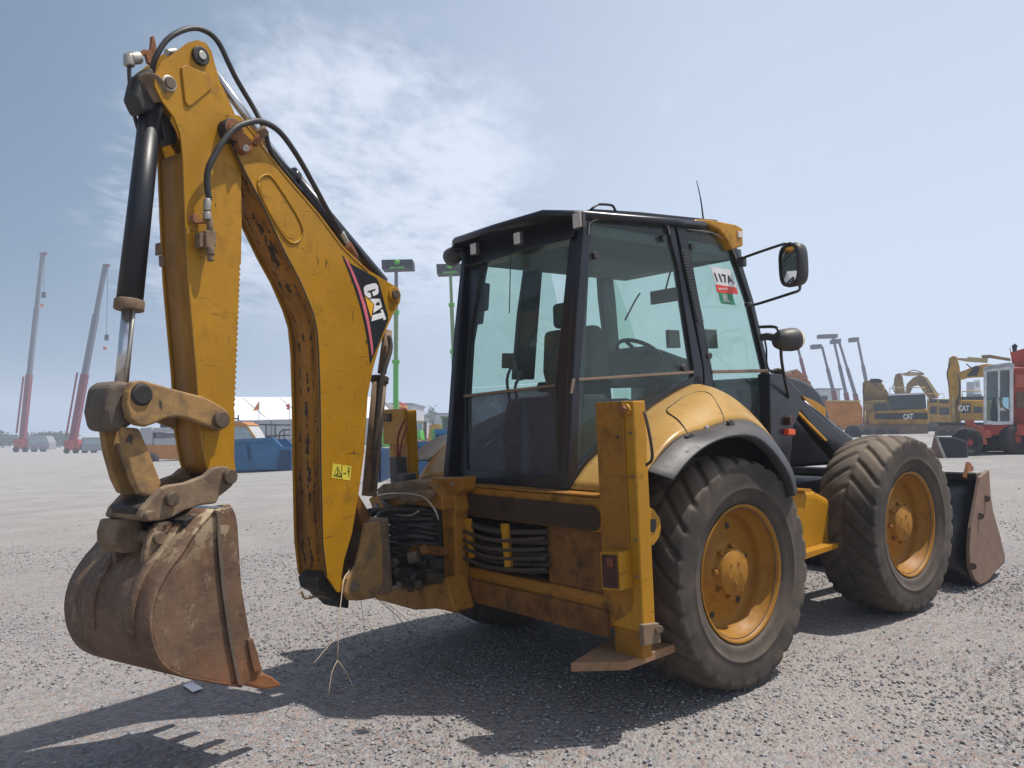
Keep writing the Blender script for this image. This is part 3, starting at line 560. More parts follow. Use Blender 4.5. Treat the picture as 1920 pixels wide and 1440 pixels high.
# --- small stuff between left stabiliser and cab
Y = 62; b = gat(784, Y); th = thing('loader', 'small yellow machine with flat roof and glass cab behind the low skip', 'machine', b)
part(MB().prism(ats([(771, 789), (793, 789), (793, 793), (771, 792)], Y), (0, 1.6, 0)), 'roof', 'bg_yellow_pale', th); part(MB().prism(ats([(775, 793), (792, 793), (792, 818), (775, 818)], Y), (0, 1.4, 0)), 'cab', 'bg_glass', th); part(MB().prism(ats([(772, 816), (796, 816), (798, 850), (770, 850)], Y), (0, 1.8, 0)), 'body', 'bg_yellow_pale', th)
Y = 60; b = gat(797, Y); single(MB().bar(Vector((b.x, Y, b.z)), at(797, 790, Y), .26, .26, (0, 1, 0)), 'post', 'bg_brown', b, 'dark rusty upright post beside the small yellow machine', 'post')
Y = 64; b = gat(812, Y); th = thing('excavator', 'small yellow excavator with folded arm left of the green cab', 'excavator', b, 'yellow excavators standing in the yard')
part(MB().prism(ats([(803, 818), (806, 797), (820, 794), (826, 796), (827, 806), (818, 806), (813, 812), (812, 824), (803, 824)], Y), (0, .6, 0)), 'arm', 'bg_yellow', th); part(MB().prism(ats([(800, 822), (840, 820), (840, 850), (800, 850)], Y - .4), (0, 1.8, 0)), 'body', 'bg_yellow', th)
Y = 56; b = gat(845, Y); th = thing('dumper', 'green machine with square glass cab seen left of the backhoe cab', 'machine', b)
part(MB().prism(ats([(826, 806), (900, 806), (900, 850), (826, 850)], Y), (0, 1.8, 0)), 'body', 'bg_olive', th)
for l in ([(827, 781), (831, 781), (831, 806), (827, 806)], [(846, 781), (850, 781), (850, 806), (846, 806)], [(826, 780), (852, 780), (852, 783), (826, 783)]): part(MB().prism(ats(l, Y), (0, 1.4, 0)), 'cab_frame', 'bg_olive', th)
part(MB().prism(ats([(831, 783), (846, 783), (846, 806), (831, 806)], Y + .1), (0, 1.2, 0)), 'cab_window', 'bg_teal', th); part(MB().prism(ats([(844, 771), (847, 770), (848, 780), (844, 780)], Y), (0, .15, 0)), 'beacon', 'flag_red', th)
Y = 190; b = gat(803, Y); th = thing('tree', 'small round dark tree standing on the skyline left of the cab', 'tree', b); part(crown(at(803, 789, Y), 2.4, 2, 3.2, 700, .35), 'crown', 'leaf_dark', th); part(MB().cyl(b, at(803, 789, Y), .2, .1, 8), 'trunk', 'bg_brown', th)
Y = 150; b = gat(815, Y); th = thing('street_lamp', 'distant street lamp with several heads on the skyline left of the cab', 'street lamp', b); part(MB().tube([b, at(815, 774, Y)], .09, 6, 1), 'pole', 'bg_grey', th); part(MB().box(at(815, 773.5, Y), (1.0, .4, .16)), 'lamp_head', 'bg_grey', th)
Y = 48; b = gat(788, Y); th = thing('rubble_heap', 'pale rubble and scrap piled in the low blue skip', 'rubble', at(788, 834, 21.8)); mb = crown(at(786, 830, 21.8), .22, .4, .16, 90, .12); part(mb, 'scrap', 'dirt', th)
# --- boom lifts on the right
lifts = [((1493, 640), (1512, 716), [(1481, 634), (1499, 632), (1499, 640), (1482, 641)], 'boom lift mast just behind the front work lamp, leftmost of the row'),
 ((1541, 649), (1566, 748), [(1524, 646), (1541, 645), (1541, 653), (1526, 654)], 'short raised boom lift with its basket tilted left, second in the row'),
 ((1562, 633), (1590, 755), [(1537, 627), (1571, 626), (1571, 633), (1538, 634)], 'tallest boom lift with the widest dark basket'),
 ((1574, 643), (1608, 755), [(1562, 636), (1577, 635), (1577, 643), (1562, 644)], 'boom lift with small basket tucked under the widest basket'),
 ((1609, 641), (1630, 745), [(1596, 633), (1611, 632), (1611, 640), (1597, 641)], 'rightmost boom lift, rising behind the first excavator')]
for k, (a_, c_, hd, lb_) in enumerate(lifts):
    Y = 88 + 3 * k; s = Y / F; b = gat(c_[0] + 5, Y); th = thing('boom_lift', lb_, 'boom lift', b, 'boom lifts with raised masts')
    m1 = (a_[0] + (c_[0] - a_[0]) * .42, a_[1] + (c_[1] - a_[1]) * .42); m2 = (a_[0] + (c_[0] - a_[0]) * .85, a_[1] + (c_[1] - a_[1]) * .85)
    red = 'bg_red_crane'
    part(MB().bar(at(*a_, Y), at(*m1, Y), 3.4 * s, 3.4 * s, (0, 1, 0)), 'mast_section', 'bg_steelgrey', th); part(MB().bar(at(*m1, Y), at(*m2, Y), 5 * s, 5 * s, (0, 1, 0)), 'mast_section', 'bg_steelgrey' if k else red, th)
    gp = pyg(c_[0], Y); part(MB().bar(at(*m2, Y), at(c_[0] + 6, gp - 16, Y), 7 * s, 7 * s, (0, 1, 0)), 'mast_base', red, th)
    part(MB().prism(ats(hd, Y - .5), (0, 1.0, 0)), 'basket', 'bg_grey', th); part(MB().prism(ats([(c_[0] - 12, gp - 20), (c_[0] + 26, gp - 20), (c_[0] + 26, gp - 6), (c_[0] - 12, gp - 6)], Y - 1), (0, 2, 0)), 'chassis', red, th)
    for px in (c_[0] - 6, c_[0] + 20): mb = MB(); wheel(mb, at(px, gp - 6, Y - 1), .42, .3); part(mb, 'wheel', 'tyre_far', th)
# --- orange tipper body
Y = 44; b = gat(1585, Y); th = thing('tipper', 'orange dump body standing right behind the black hood of the loader', 'dumper', b)
part(MB().prism(ats([(1548, 753), (1612, 753), (1618, 765), (1618, 792), (1600, 806), (1548, 806)], Y), (0, 2.2, 0)), 'dump_body', 'bg_orange', th, bevel=.05); part(MB().bar(at(1548, 752, Y - .02), at(1613, 752, Y - .02), .08, .10, (0, 1, 0)), 'top_rail', 'bg_yellow_pale', th)
part(MB().prism(ats([(1530, 742), (1552, 742), (1552, 806), (1530, 806)], Y + .3), (0, 1.8, 0)), 'cab', 'bg_grey', th)
for px in (1565, 1600): mb = MB(); wheel(mb, at(px, 812, Y), .45, .3); part(mb, 'wheel', 'tyre_far', th)
# --- heap of orange pieces above the hood
Y = 60; b = gat(1500, Y); th = thing('orange_heap', 'tangled orange and pale heap rising behind the black engine hood', 'heap', b)
hm = [(1470, 800), (1472, 712), (1480, 700), (1488, 696), (1494, 692), (1502, 698), (1510, 706), (1518, 716), (1530, 735), (1532, 800)]
part(MB().prism(ats(hm, Y), (0, 2.5, 0)), 'heap_core', 'bg_brown', th); c = at(1498, 710, Y - .2); mb = MB()
for _ in range(420):
    u = rng.random(); x = 1476 + 44 * u; y = (700 if x < 1488 else 694 + (x - 1494) * .85 if x > 1494 else 696) + rng.random() * 26; mb.box(at(x, y, Y - .1 - rng.random() * .2), (.12, .06, .06), Matrix.Rotation(rng.random() * 3, 3, 'Y'))
part(mb, 'loose_pieces', 'bg_orange', th)
# --- tracked excavators
def track(th, x0, x1, yt, yb, Y, dep=.55):
    r = (yb - yt) / 2; pts = []
    for a in np.linspace(90, 270, 8): pts.append((x0 + r + r * math.cos(R_(a)), (yt + yb) / 2 - r * math.sin(R_(a))))
    for a in np.linspace(-90, 90, 8): pts.append((x1 - r + r * math.cos(R_(a)), (yt + yb) / 2 - r * math.sin(R_(a))))
    o = part(MB().prism(ats(pts, Y), NV * dep), 'track', 'bg_brown', th)
    mb = MB()
    for k in range(5): mb.cyl(at(x0 + r + (x1 - x0 - 2 * r) * k / 4, (yt + yb) / 2 + 1, Y - .03), at(x0 + r + (x1 - x0 - 2 * r) * k / 4, (yt + yb) / 2 + 1, Y), r * .55 * Y / F, n=12)
    part(mb, 'track_rollers', 'bg_dark', th)
face(1690)
Y = 50; b = gat(1680, Y); th = thing('excavator', 'nearest yellow tracked excavator with white lettering on its black counterweight band', 'excavator', b, 'yellow excavators standing in the yard')
q = lambda l, d, m_, nm, y_=0, bv=0: part(MB().prism(ats(l, Y + y_), NV * d), nm, m_, th, bevel=bv)
q([(1638, 771), (1738, 766), (1741, 772), (1741, 792), (1736, 796), (1628, 797), (1628, 775)], 2.6, 'bg_yellow', 'counterweight', 0, .08)
bd = q([(1640, 775), (1739, 774), (1740, 786), (1640, 786)], .04, 'bg_dark', 'black_band', -.03)
cat_word(ats([(1693, 776), (1712, 775), (1712, 786), (1693, 787)], Y - .05), bd)
q([(1666, 741), (1700, 738), (1735, 739), (1737, 766), (1666, 770)], 2.2, 'bg_teal', 'engine_grille', .1); q([(1664, 739), (1735, 736), (1736, 739), (1665, 742)], 2.3, 'bg_white', 'engine_cover', .05)
q([(1618, 752), (1666, 750), (1668, 790), (1618, 795)], 2.0, 'bg_olive_brown', 'cab', .05, .05); q([(1638, 757), (1652, 756), (1653, 770), (1639, 771)], .05, 'bg_teal', 'cab_window', 0); q([(1654, 756), (1663, 756), (1664, 770), (1655, 770)], .05, 'bg_teal', 'cab_window', 0)
q([(1617, 718), (1622, 713), (1650, 714), (1657, 722), (1667, 745), (1670, 752), (1618, 754)], .5, 'bg_olive_brown', 'boom', .6, .05); q([(1632, 710), (1648, 710), (1656, 714), (1650, 718), (1630, 717)], .4, 'bg_dark', 'boom_end', .6)
q([(1640, 797), (1728, 797), (1728, 808), (1640, 808)], 2.2, 'bg_dark', 'undercarriage', .2)
track(th, 1610, 1741, 796, 826, Y - .3); track(th, 1610, 1741, 796, 826, Y + 2.2)
face(1760)
Y = 60; b = gat(1770, Y); th = thing('excavator', 'yellow tracked excavator with arched boom, standing between two others', 'excavator', b, 'yellow excavators standing in the yard')
q([(1676, 712), (1679, 702), (1688, 699), (1692, 706), (1697, 737), (1678, 739)], .5, 'bg_olive_brown', 'stick', .6, .03); q([(1690, 700), (1702, 699), (1702, 697), (1732, 699), (1733, 703), (1702, 705), (1690, 703)], .2, 'bg_yellow_pale', 'stick_cylinder', .7)
q([(1697, 738), (1700, 720), (1712, 708), (1724, 703), (1735, 706), (1746, 722), (1760, 746), (1742, 748), (1732, 735), (1722, 722), (1712, 724), (1706, 738)], .5, 'bg_olive_brown', 'boom', .6, .03); q([(1733, 708), (1738, 707), (1762, 742), (1755, 744)], .2, 'bg_yellow_pale', 'boom_cylinder', .4)
q([(1738, 748), (1800, 748), (1800, 752), (1738, 752)], 2.6, 'bg_yellow_pale', 'top_cover'); q([(1738, 752), (1800, 752), (1800, 792), (1738, 792)], 2.6, 'bg_yellow', 'body', 0, .05)
for l in ([(1743, 748), (1757, 748), (1757, 755), (1743, 755)], [(1762, 750), (1779, 750), (1779, 756), (1762, 756)], [(1744, 762), (1756, 762), (1757, 776), (1744, 776)], [(1761, 764), (1780, 764), (1780, 778), (1761, 778)]): q(l, .05, 'bg_dark', 'vent_panel', -.06)
q([(1742, 792), (1800, 792), (1800, 800), (1742, 800)], 2, 'bg_dark', 'undercarriage', .3); track(th, 1700, 1768, 793, 820, Y - .2); track(th, 1700, 1768, 793, 820, Y + 2.4)
face(1815)
Y = 42; b = gat(1815, Y); th = thing('excavator', 'tall yellow excavator with upright stick and long pale cylinder, beside the red one', 'excavator', b, 'yellow excavators standing in the yard')
q([(1776, 700), (1779, 672), (1786, 667), (1794, 668), (1799, 685), (1802, 715), (1802, 795), (1784, 797), (1779, 740)], .5, 'bg_yellow', 'stick', .6, .04); q([(1784, 745), (1790, 742), (1791, 795), (1786, 798)], .1, 'bg_yellow_pale', 'link_rod', .5)
q([(1794, 671), (1814, 672), (1814, 669), (1852, 672), (1852, 680), (1814, 678), (1794, 674)], .2, 'bg_yellow_pale', 'stick_cylinder', .7); q([(1840, 666), (1856, 665), (1895, 672), (1895, 677), (1856, 671), (1842, 672)], .2, 'bg_olive_brown', 'boom_cylinder', .9)
q([(1800, 697), (1812, 693), (1828, 686), (1850, 682), (1880, 684), (1880, 706), (1845, 706), (1815, 708), (1802, 712)], .5, 'bg_yellow', 'boom', .6, .04); q([(1812, 706), (1826, 688), (1838, 688), (1832, 704)], .04, 'bg_dark', 'boom_painted_shade', .55)  # thin dark sheet on the boom: shade put into the colour
q([(1802, 744), (1880, 742), (1880, 750), (1802, 750)], 2.4, 'bg_teal', 'engine_cover', .1); q([(1800, 750), (1880, 750), (1880, 788), (1800, 788)], 2.6, 'bg_yellow', 'body', 0, .05)
bd = q([(1803, 758), (1820, 757), (1820, 774), (1803, 775)], .04, 'bg_dark', 'logo_panel', -.05); cat_word(ats([(1796, 760), (1817, 760), (1817, 771), (1796, 771)], Y - .08), bd); q([(1826, 763), (1842, 763), (1842, 774), (1826, 774)], .04, 'bg_teal', 'vent_panel', -.05)
q([(1760, 792), (1860, 792), (1860, 806), (1760, 806)], 2, 'bg_dark', 'undercarriage', .3); track(th, 1752, 1860, 798, 830, Y - .2); track(th, 1752, 1860, 798, 830, Y + 2.4)
q([(1778, 800), (1790, 797), (1792, 812), (1784, 826), (1776, 822)], .9, 'bg_brown', 'bucket', .3, .03)
Y = 110; b = gat(1830, Y); th = thing('lorry', 'distant white lorry cab seen through the arm of the tall yellow excavator', 'lorry', b)
q([(1826, 712), (1838, 711), (1839, 735), (1826, 736)], 2.4, 'bg_white', 'cab', 0, .05); q([(1829, 716), (1836, 716), (1836, 726), (1829, 726)], .05, 'bg_glass', 'windscreen', -.05); q([(1812, 716), (1826, 716), (1826, 738), (1812, 738)], 2.4, 'bg_wall', 'box_body', .2); q([(1812, 738), (1840, 738), (1840, 775), (1812, 775)], 2.3, 'bg_grey', 'chassis', .1)
# small fittings on the tracked machines: slats, rails, hoses
def fit(px, Y, slats, rails, pipes):
    face(px)
    for (x0, x1, y0, y1, n) in slats:
        for k in range(n): yy = y0 + (y1 - y0) * (k + .5) / n; part(MB().prism(ats([(x0, yy), (x1, yy), (x1, yy + .8), (x0, yy + .8)], Y - .10), NV * .03), 'grille_slat', 'bg_grey', th)
    for l in rails: part(MB().tube(ats(l, Y - .12), .03, 5, 1), 'handrail', 'bg_yellow_pale', th)
    for l in pipes: part(MB().tube(ats(l, Y + .3), .035, 5, 3), 'hydraulic_hose', 'bg_dark', th)
EX = [o for o in bpy.data.objects if o.name.startswith('excavator')]
ex_by = lambda s_: [o for o in EX if o.get('label', '').startswith(s_)][0]
th = ex_by('nearest'); fit(1690, 50, [(1668, 1734, 743, 765, 6)], [[(1668, 738), (1668, 728), (1700, 726), (1700, 737)], [(1700, 726), (1734, 727), (1735, 738)], [(1622, 796), (1622, 770)]], [[(1622, 720), (1618, 735), (1624, 750)], [(1660, 730), (1668, 742), (1676, 752)], [(1632, 712), (1642, 722), (1654, 732)]])
th = ex_by('yellow tracked'); fit(1760, 60, [(1762, 1779, 765, 777, 4)], [[(1738, 747), (1738, 738), (1770, 738), (1770, 747)]], [[(1678, 715), (1674, 728), (1680, 738)], [(1696, 702), (1712, 694), (1732, 700)], [(1735, 712), (1744, 728), (1752, 742)]])
th = ex_by('tall yellow'); fit(1815, 42, [(1827, 1841, 764, 773, 4)], [[(1804, 744), (1804, 734), (1840, 733), (1840, 743)]], [[(1812, 682), (1822, 690), (1832, 686)], [(1782, 680), (1776, 700), (1780, 724)], [(1796, 700), (1800, 730), (1794, 760)]])
# --- red wheeled excavator
face(1860)
Y = 21.5; b = gat(1870, Y); th = thing('wheeled_excavator', 'red wheeled excavator with white cab and its bucket on the ground at the right edge', 'excavator', b)
gp = pyg(1870, Y)
q([(1893, 688), (1990, 688), (1990, 812), (1893, 812)], 1.6, 'bg_red', 'engine_house', .5, .06); q([(1808, 797), (1990, 795), (1990, 818), (1812, 816)], 1.9, 'bg_red', 'chassis', .2, .04); q([(1850, 806), (1990, 806), (1990, 846), (1850, 846)], 1.2, 'bg_dark', 'underbody', .6)
for l in ([(1844, 692), (1850, 688), (1850, 794), (1844, 794)], [(1871, 690), (1875, 690), (1875, 794), (1871, 794)], [(1893, 682), (1900, 682), (1900, 794), (1893, 794)], [(1844, 692), (1852, 686), (1893, 680), (1902, 684), (1900, 692), (1846, 697)], [(1844, 790), (1900, 790), (1900, 796), (1844, 796)], [(1875, 766), (1896, 766), (1896, 770), (1875, 770)]):
    q(l, .06, 'white_paint', 'cab_frame', .2, .01); q(l, .06, 'white_paint', 'cab_frame', 1.5, .01)
q([(1844, 690), (1852, 685), (1893, 679), (1902, 683), (1902, 686), (1846, 694)], 1.4, 'white_paint', 'cab_roof', .2); q([(1850, 694), (1871, 694), (1871, 790), (1850, 790)], .02, 'clear_glass', 'cab_window', .24); q([(1875, 692), (1893, 690), (1893, 766), (1875, 766)], .02, 'clear_glass', 'cab_window', .24); q([(1875, 770), (1894, 770), (1894, 790), (1875, 790)], .03, 'bg_grey', 'door_panel', .24)
q([(1846, 694), (1898, 692), (1898, 792), (1846, 792)], .04, 'clear_glass', 'rear_window', 1.5); q([(1850, 696), (1897, 694), (1897, 745), (1850, 745)], .03, 'bg_wall', 'cab_rear_panel', 1.42)
q([(1862, 745), (1866, 743), (1869, 766), (1884, 768), (1884, 790), (1858, 790), (1856, 772)], .5, 'bg_dark', 'operator_seat', .7, .03)
part(MB().tube(ats([(1874, 745), (1878, 758), (1886, 767), (1892, 769)], Y + .18), .02, 6, 4), 'grab_rail', 'bg_grey', th)
q([(1808, 789), (1826, 788), (1829, 797), (1842, 797), (1846, 806), (1856, 806), (1860, 820), (1848, 822), (1852, 834), (1838, 834), (1832, 818), (1826, 804), (1812, 801)], .35, 'bg_salmon', 'front_fender', 0, .03); q([(1904, 702), (1990, 708), (1990, 728), (1904, 726)], .05, 'bg_salmon', 'side_cover', .44); q([(1906, 735), (1990, 735), (1990, 765), (1906, 765)], .05, 'bg_brown', 'side_opening', .44)
q([(1893, 650), (1896, 660), (1925, 652), (1960, 660), (1960, 688), (1899, 686)], .4, 'bg_red', 'boom', .7, .03); q([(1897, 648), (1903, 644), (1908, 648), (1906, 658), (1899, 660)], .1, 'bg_dark', 'hose_loop', .7)
for px, r in ((1813, .40), (1903, .43)):
    rr = r * F / Y; mb = MB(); wheel(mb, at(px, pyg(px, Y) - rr + 2, Y + .1), r, .34, (0.25, -1, 0)); w_ = part(mb, 'wheel', 'tyre_far', th); c = at(px, pyg(px, Y) - rr + 2, Y + .1); d = Vector((.25, -1, 0)).normalized(); part(MB().lathe(c, d, [(.06, r * .6), (.10, r * .55), (.05, r * .3), (.13, r * .2), (.13, .0005)], 20), 'rim', 'bg_red', w_)
for px, r in ((1835, .40), (1930, .43)): rr = r * F / (Y + 1.8); mb = MB(); wheel(mb, at(px, pyg(px, Y + 1.8) - rr + 2, Y + 1.8), r, .34); part(mb, 'wheel', 'tyre_far', th)
Y = 20.5; b = gat(1770, Y); bt = empty('bucket'); bt.location = (0, 0, 0); BASE[bt.name] = b
BASE['bk_red'] = b; bt.parent = None; bpy.data.objects.remove(bt)
q([(1751, 817), (1756, 820), (1766, 840), (1774, 866), (1742, 867), (1744, 850)], .06, 'loader_steel', 'bucket_side'); q([(1751, 819), (1788, 820), (1812, 828), (1815, 866), (1774, 866), (1764, 842)], .9, 'bg_dark', 'bucket_body', .05, .02); q([(1752, 817), (1758, 818), (1776, 862), (1771, 864)], .06, 'steel_light', 'cutting_edge', -.05)
q([(1784, 822), (1798, 806), (1812, 804), (1820, 812), (1806, 820), (1796, 832)], .3, 'bg_dark', 'bucket_link', .3)
# --- paper on the ground
p = at(363, 1290, 3.2); X0 = p.x; 
def gp_(px, py):
    d = Vector(((px - 960) / F, CP - SP * (720 - py) / F, SP + CP * (720 - py) / F)); t = 1.0
    for _ in range(30):
        q_ = Vector((0, 0, CAMZ)) + d * t; t += (q_.z - gz(q_.x, q_.y) - .012) / max(.05, -d.z) * .9
    return Vector((0, 0, CAMZ)) + d * t
pp = [gp_(343, 1285), gp_(360, 1279), gp_(381, 1291), gp_(361, 1298)]
lb_ = single(MB().prism(pp, (0, 0, .004)), 'paper_scrap', 'white_paint', pp[0], 'crumpled white scrap of printed paper lying on the gravel below the bucket', 'paper')
lf = single(MB().tube([gp_(826, 1240), gp_(838, 1252), gp_(858, 1262), gp_(878, 1272)], .004, 5, 3), 'weed_stem', 'green_twig', gp_(826, 1240), 'thin green weed stem lying in the shade of the machine', 'weed')
# ================================================================== the backhoe loader
ROOT = empty('backhoe_loader', MO, A.to_euler())
tag(ROOT, 'large yellow and black backhoe loader with dirty digging bucket, filling the foreground of the yard', 'backhoe loader')
Y_, X_, Z_ = Vector((0, 1, 0)), Vector((1, 0, 0)), Vector((0, 0, 1))
# ---------------------------------------------------------------- wheels
def tyre_mesh(R, Rb, W, nl, T=432, lug=0.034, wear=0.0):
    prof = []
    bead = [(-.375, Rb), (-.395, Rb + .03), (-.420, Rb + .044), (-.428, Rb + .048), (-.434, Rb + .050), (-.450, Rb + .075), (-.488, Rb + .118), (-.498, Rb + .122), (-.502, Rb + .128), (-.494, Rb + .134), (-.5, Rb + .165), (-.497, Rb + .205)]
    H = R - lug
    sh = [(-.488, H - .055), (-.47, H - .028)]
    half = bead + sh
    K = 34
    cr = [(-.45 + .9 * i / (K - 1), 0) for i in range(K)]
    for v, r in half: prof.append((v * W, r, 0))
    for v, _ in cr: prof.append((v * W, H - 0.030 * (abs(v) / .45) ** 3.0, 1))
    for v, r in half[::-1]: prof.append((-v * W, r, 0))
    P = np.array([(a, b) for a, b, _ in prof]); fl = np.array([c for *_, c in prof])
    th = np.linspace(0, 2 * np.pi, T, endpoint=False)
    TH, VV = np.meshgrid(th, P[:, 0], indexing='ij'); RR = np.tile(P[:, 1], (T, 1)); FL = np.tile(fl, (T, 1))
    av = np.abs(VV) / (W / 2)
    ph = TH * nl / (2 * np.pi) - av ** 1.15 * 1.35 * 1.0 + np.where(VV > 0, 0.5, 0.0)
    q = np.abs(((ph % 1) - 0.5)) * 2             # 0 mid bar .. 1 mid gap
    half_w = 0.77 - 0.05 * np.cos(TH * 3)
    bar = 1 / (1 + np.exp((q - half_w) * 22))
    bar *= 1 / (1 + np.exp((0.06 - av) * 60)) * 0.9 + 0.1
    worn_ = 0.85 + 0.15 * np.sin(TH * 7 + VV * 20)
    RR = RR + FL * lug * bar * worn_
    # bars run a little down the shoulder
    shf = (FL == 0) & (RR > H - .10); RR = RR + np.where(shf, 0.008 * bar, 0); VV = VV + np.where(shf & (RR > H - .045), np.sign(VV) * 0.010 * bar, 0)
    x = RR * np.cos(TH); z = RR * np.sin(TH); m = P.shape[0]
    vs = np.stack([x, VV, z], -1).reshape(-1, 3)
    mb = MB(); mb.v = [tuple(p) for p in vs.tolist()]
    for i in range(T):
        j = (i + 1) % T
        for k in range(m - 1): mb.f.append((i * m + k, i * m + k + 1, j * m + k + 1, j * m + k)); mb.sm.append(True)
    return mb
RW = 0.665
t0 = tyre_mesh(0.690, 0.375, 0.45, 26, lug=0.020).build('tyre', 'tyre_rubber')
def rim_mb():
    mb = MB()
    mb.lathe((0, 0, 0), (0, -1, 0), [(.165, .372), (.178, .392), (.188, .394), (.190, .386), (.182, .376), (.160, .366), (.115, .360), (.100, .338), (.060, .332), (.035, .325), (.020, .300), (.030, .240), (.060, .185), (.085, .165), (.088, .136), (.128, .134), (.136, .128), (.138, .0005)], 72)
    for i in range(8):
        a = 2 * math.pi * i / 8 + .2; c = Vector((math.cos(a) * .148, 0, math.sin(a) * .148)); mb.cyl(c + Vector((0, -.07, 0)), c + Vector((0, -.118, 0)), .013, n=6)
    for i in range(5):
        a = 2 * math.pi * i / 5; c = Vector((math.cos(a) * .06, 0, math.sin(a) * .06)); mb.cyl(c + Vector((0, -.130, 0)), c + Vector((0, -.142, 0)), .010, n=8)
    return mb
r0 = rim_mb().build('rim', 'rim_yellow')
hs_ = []
for i in range(6):
    a = 2 * math.pi * i / 6 + .5; c = Vector((math.cos(a) * .262, 0, math.sin(a) * .262)); hs_.append(MB().cyl(c + Vector((0, -.02, 0)), c + Vector((0, -.031, 0)), .020, n=14).build('rim_hole', 'grease_black'))
first = True
for x, s, st in ((0.0, -1, 0), (2.2, -1, -1.5), (0.0, 1, 0), (2.2, 1, -1.5)):
    e = empty('wheel', (x, s * 0.965, RW), (0, R_(random.uniform(0, 60)), R_(st + (0 if s < 0 else 180)))); e.parent = ROOT; e.rotation_mode = 'XYZ'
    # spin about the axle first, then steer
    e.rotation_mode = 'YXZ' if False else 'XYZ'
    for src in [t0, r0] + hs_:
        c = src if first else src.copy()
        if not first: COL.objects.link(c)
        c.parent = e
        if x == 0 and src is t0: c.scale = (.972, 1, .972)
    first = False
# ---------------------------------------------------------------- chassis, axles, engine, loader
mb = MB()
mb.box((0.9, 0, .74), (3.5, .62, .40)); mb.cyl((0, -.75, RW), (0, .75, RW), .14); mb.cyl((2.2, -.72, RW), (2.2, .72, RW), .12)
mb.box((0.0, 0, RW), (.42, .5, .42)); mb.box((2.2, 0, RW), (.36, .4, .40))
mb.build('chassis', 'grease_black', ROOT, .01)
hp = py_([(1446, 706), (1477, 704), (1505, 712), (1525, 723), (1538, 736), (1549, 755), (1562, 800), (1580, 870), (1450, 880)], -.40)
mb = MB().prism(hp, (0, .80, 0)); hood = mb.build('engine_hood', 'black_paint', ROOT, .03, 3)
MB().prism(py_([(1503, 741), (1527, 751), (1549, 765), (1549, 786), (1530, 776)], -.46), (0, .03, 0)).build('hood_side_panel', 'yellow_paint', ROOT, .004)
for s in (-1, 1):
    g = lambda l, y=-.62: [Vector((p.x, p.y * -s, p.z)) for p in py_(l, y)]
    ex = Vector((0, .10 * -s, 0))
    tw = MB().prism(g([(1443, 700), (1470, 702), (1502, 735), (1503, 765), (1488, 800), (1480, 900), (1447, 905)], -.66), ex).build('loader_tower', 'black_paint', ROOT, .008)
    arm = MB().prism(g([(1487, 752), (1503, 748), (1552, 792), (1600, 830), (1650, 880), (1700, 960), (1685, 985), (1640, 925), (1585, 872), (1549, 830)], -.62), ex).build('loader_arm', 'black_paint', ROOT, .01)
    MB().prism(g([(1484, 760), (1486, 758), (1551, 825), (1549, 827)], -.628), Vector((0, .02 * -s, 0))).build('arm_edge_stripe', 'logo_yellow', arm)
    cy = MB().cyl(g([(1500, 758)], -.56)[0], g([(1590, 828)], -.56)[0], .045).cyl(g([(1590, 828)], -.56)[0], g([(1660, 890)], -.56)[0], .03)
    cy.build('lift_cylinder', 'black_paint', ROOT)
# bits on the right tower: lamp, bracket, hoses
MB().prism(py_([(1479, 804), (1492, 805), (1492, 816), (1479, 815)], -.70), (0, .05, 0)).build('side_marker_lamp', 'orange_lens', ROOT, .004)
MB().prism(py_([(1481, 783), (1485, 779), (1489, 781), (1491, 788), (1489, 797), (1482, 797)], -.70), (0, .05, 0)).build('oval_reflector', 'red_lens', ROOT, .002)
mb = MB()
for i in range(6):
    a = PY(1446 + i * 4, 697 + i * 3, -.6 + .02 * i); mb.tube([a, PY(1462 + i * 4, 694 + 5 * i, -.62), PY(1476 + 3 * i, 712 + i * 6, -.6), PY(1480 + 4 * i, 740 + 6 * i, -.58)], .014, 8)
mb.build('tower_hoses', 'hose_dusty', ROOT)
# side tank and steps between the wheels
mb = MB().prism(py_([(1472, 915), (1530, 919), (1566, 938), (1575, 1030), (1505, 1046), (1474, 1005)], -.84), (0, .40, 0)); mb.build('side_tank', 'yellow_paint', ROOT, .06, 4)
mb = MB().prism(py_([(1472, 913), (1522, 917), (1521, 922), (1473, 919)], -.87), (0, .34, 0)); mb.build('tank_lid', 'yellow_paint', ROOT, .004)
MB().prism(py_([(1500, 1040), (1572, 1018), (1573, 1027), (1502, 1052)], -.92), (0, .26, 0)).build('access_step', 'yellow_paint', ROOT, .004)
# front loader bucket
bk = empty('loader_bucket'); bk.parent = ROOT
side = [(1838, 895), (1855, 881), (1858, 930), (1863, 960), (1875, 1002), (1885, 1044), (1884, 1052), (1874, 1063), (1852, 1090), (1839, 1096), (1828, 1086), (1820, 1065), (1818, 1030), (1821, 990), (1831, 935)]
sp_ = py_(side, -1.2)
MB().prism(sp_, (0, .03, 0)).build('bucket_side', 'loader_steel', bk, .004)
MB().prism([p + Vector((0, 2.37, 0)) for p in sp_], (0, .03, 0)).build('bucket_side', 'loader_steel', bk, .004)
back = py_([(1838, 895), (1833, 920), (1831, 935), (1821, 990), (1818, 1030), (1820, 1065), (1828, 1086), (1839, 1096), (1884, 1052)], -1.17)
MB().grid([[p, p + Vector((0, 2.34, 0))] for p in spline(back, 4)]).build('bucket_shell', 'black_paint', bk, solid=.02)
tp = py_([(1838, 893)], -1.17)[0]
MB().bar(tp + Vector((-.02, 0, .0)), tp + Vector((-.02, 2.34, .0)), .14, .05).bar(tp + Vector((-.14, .3, -.28)), tp + Vector((-.14, 2.0, -.28)), .12, .12).build('bucket_top_beam', 'black_paint', bk, .006)
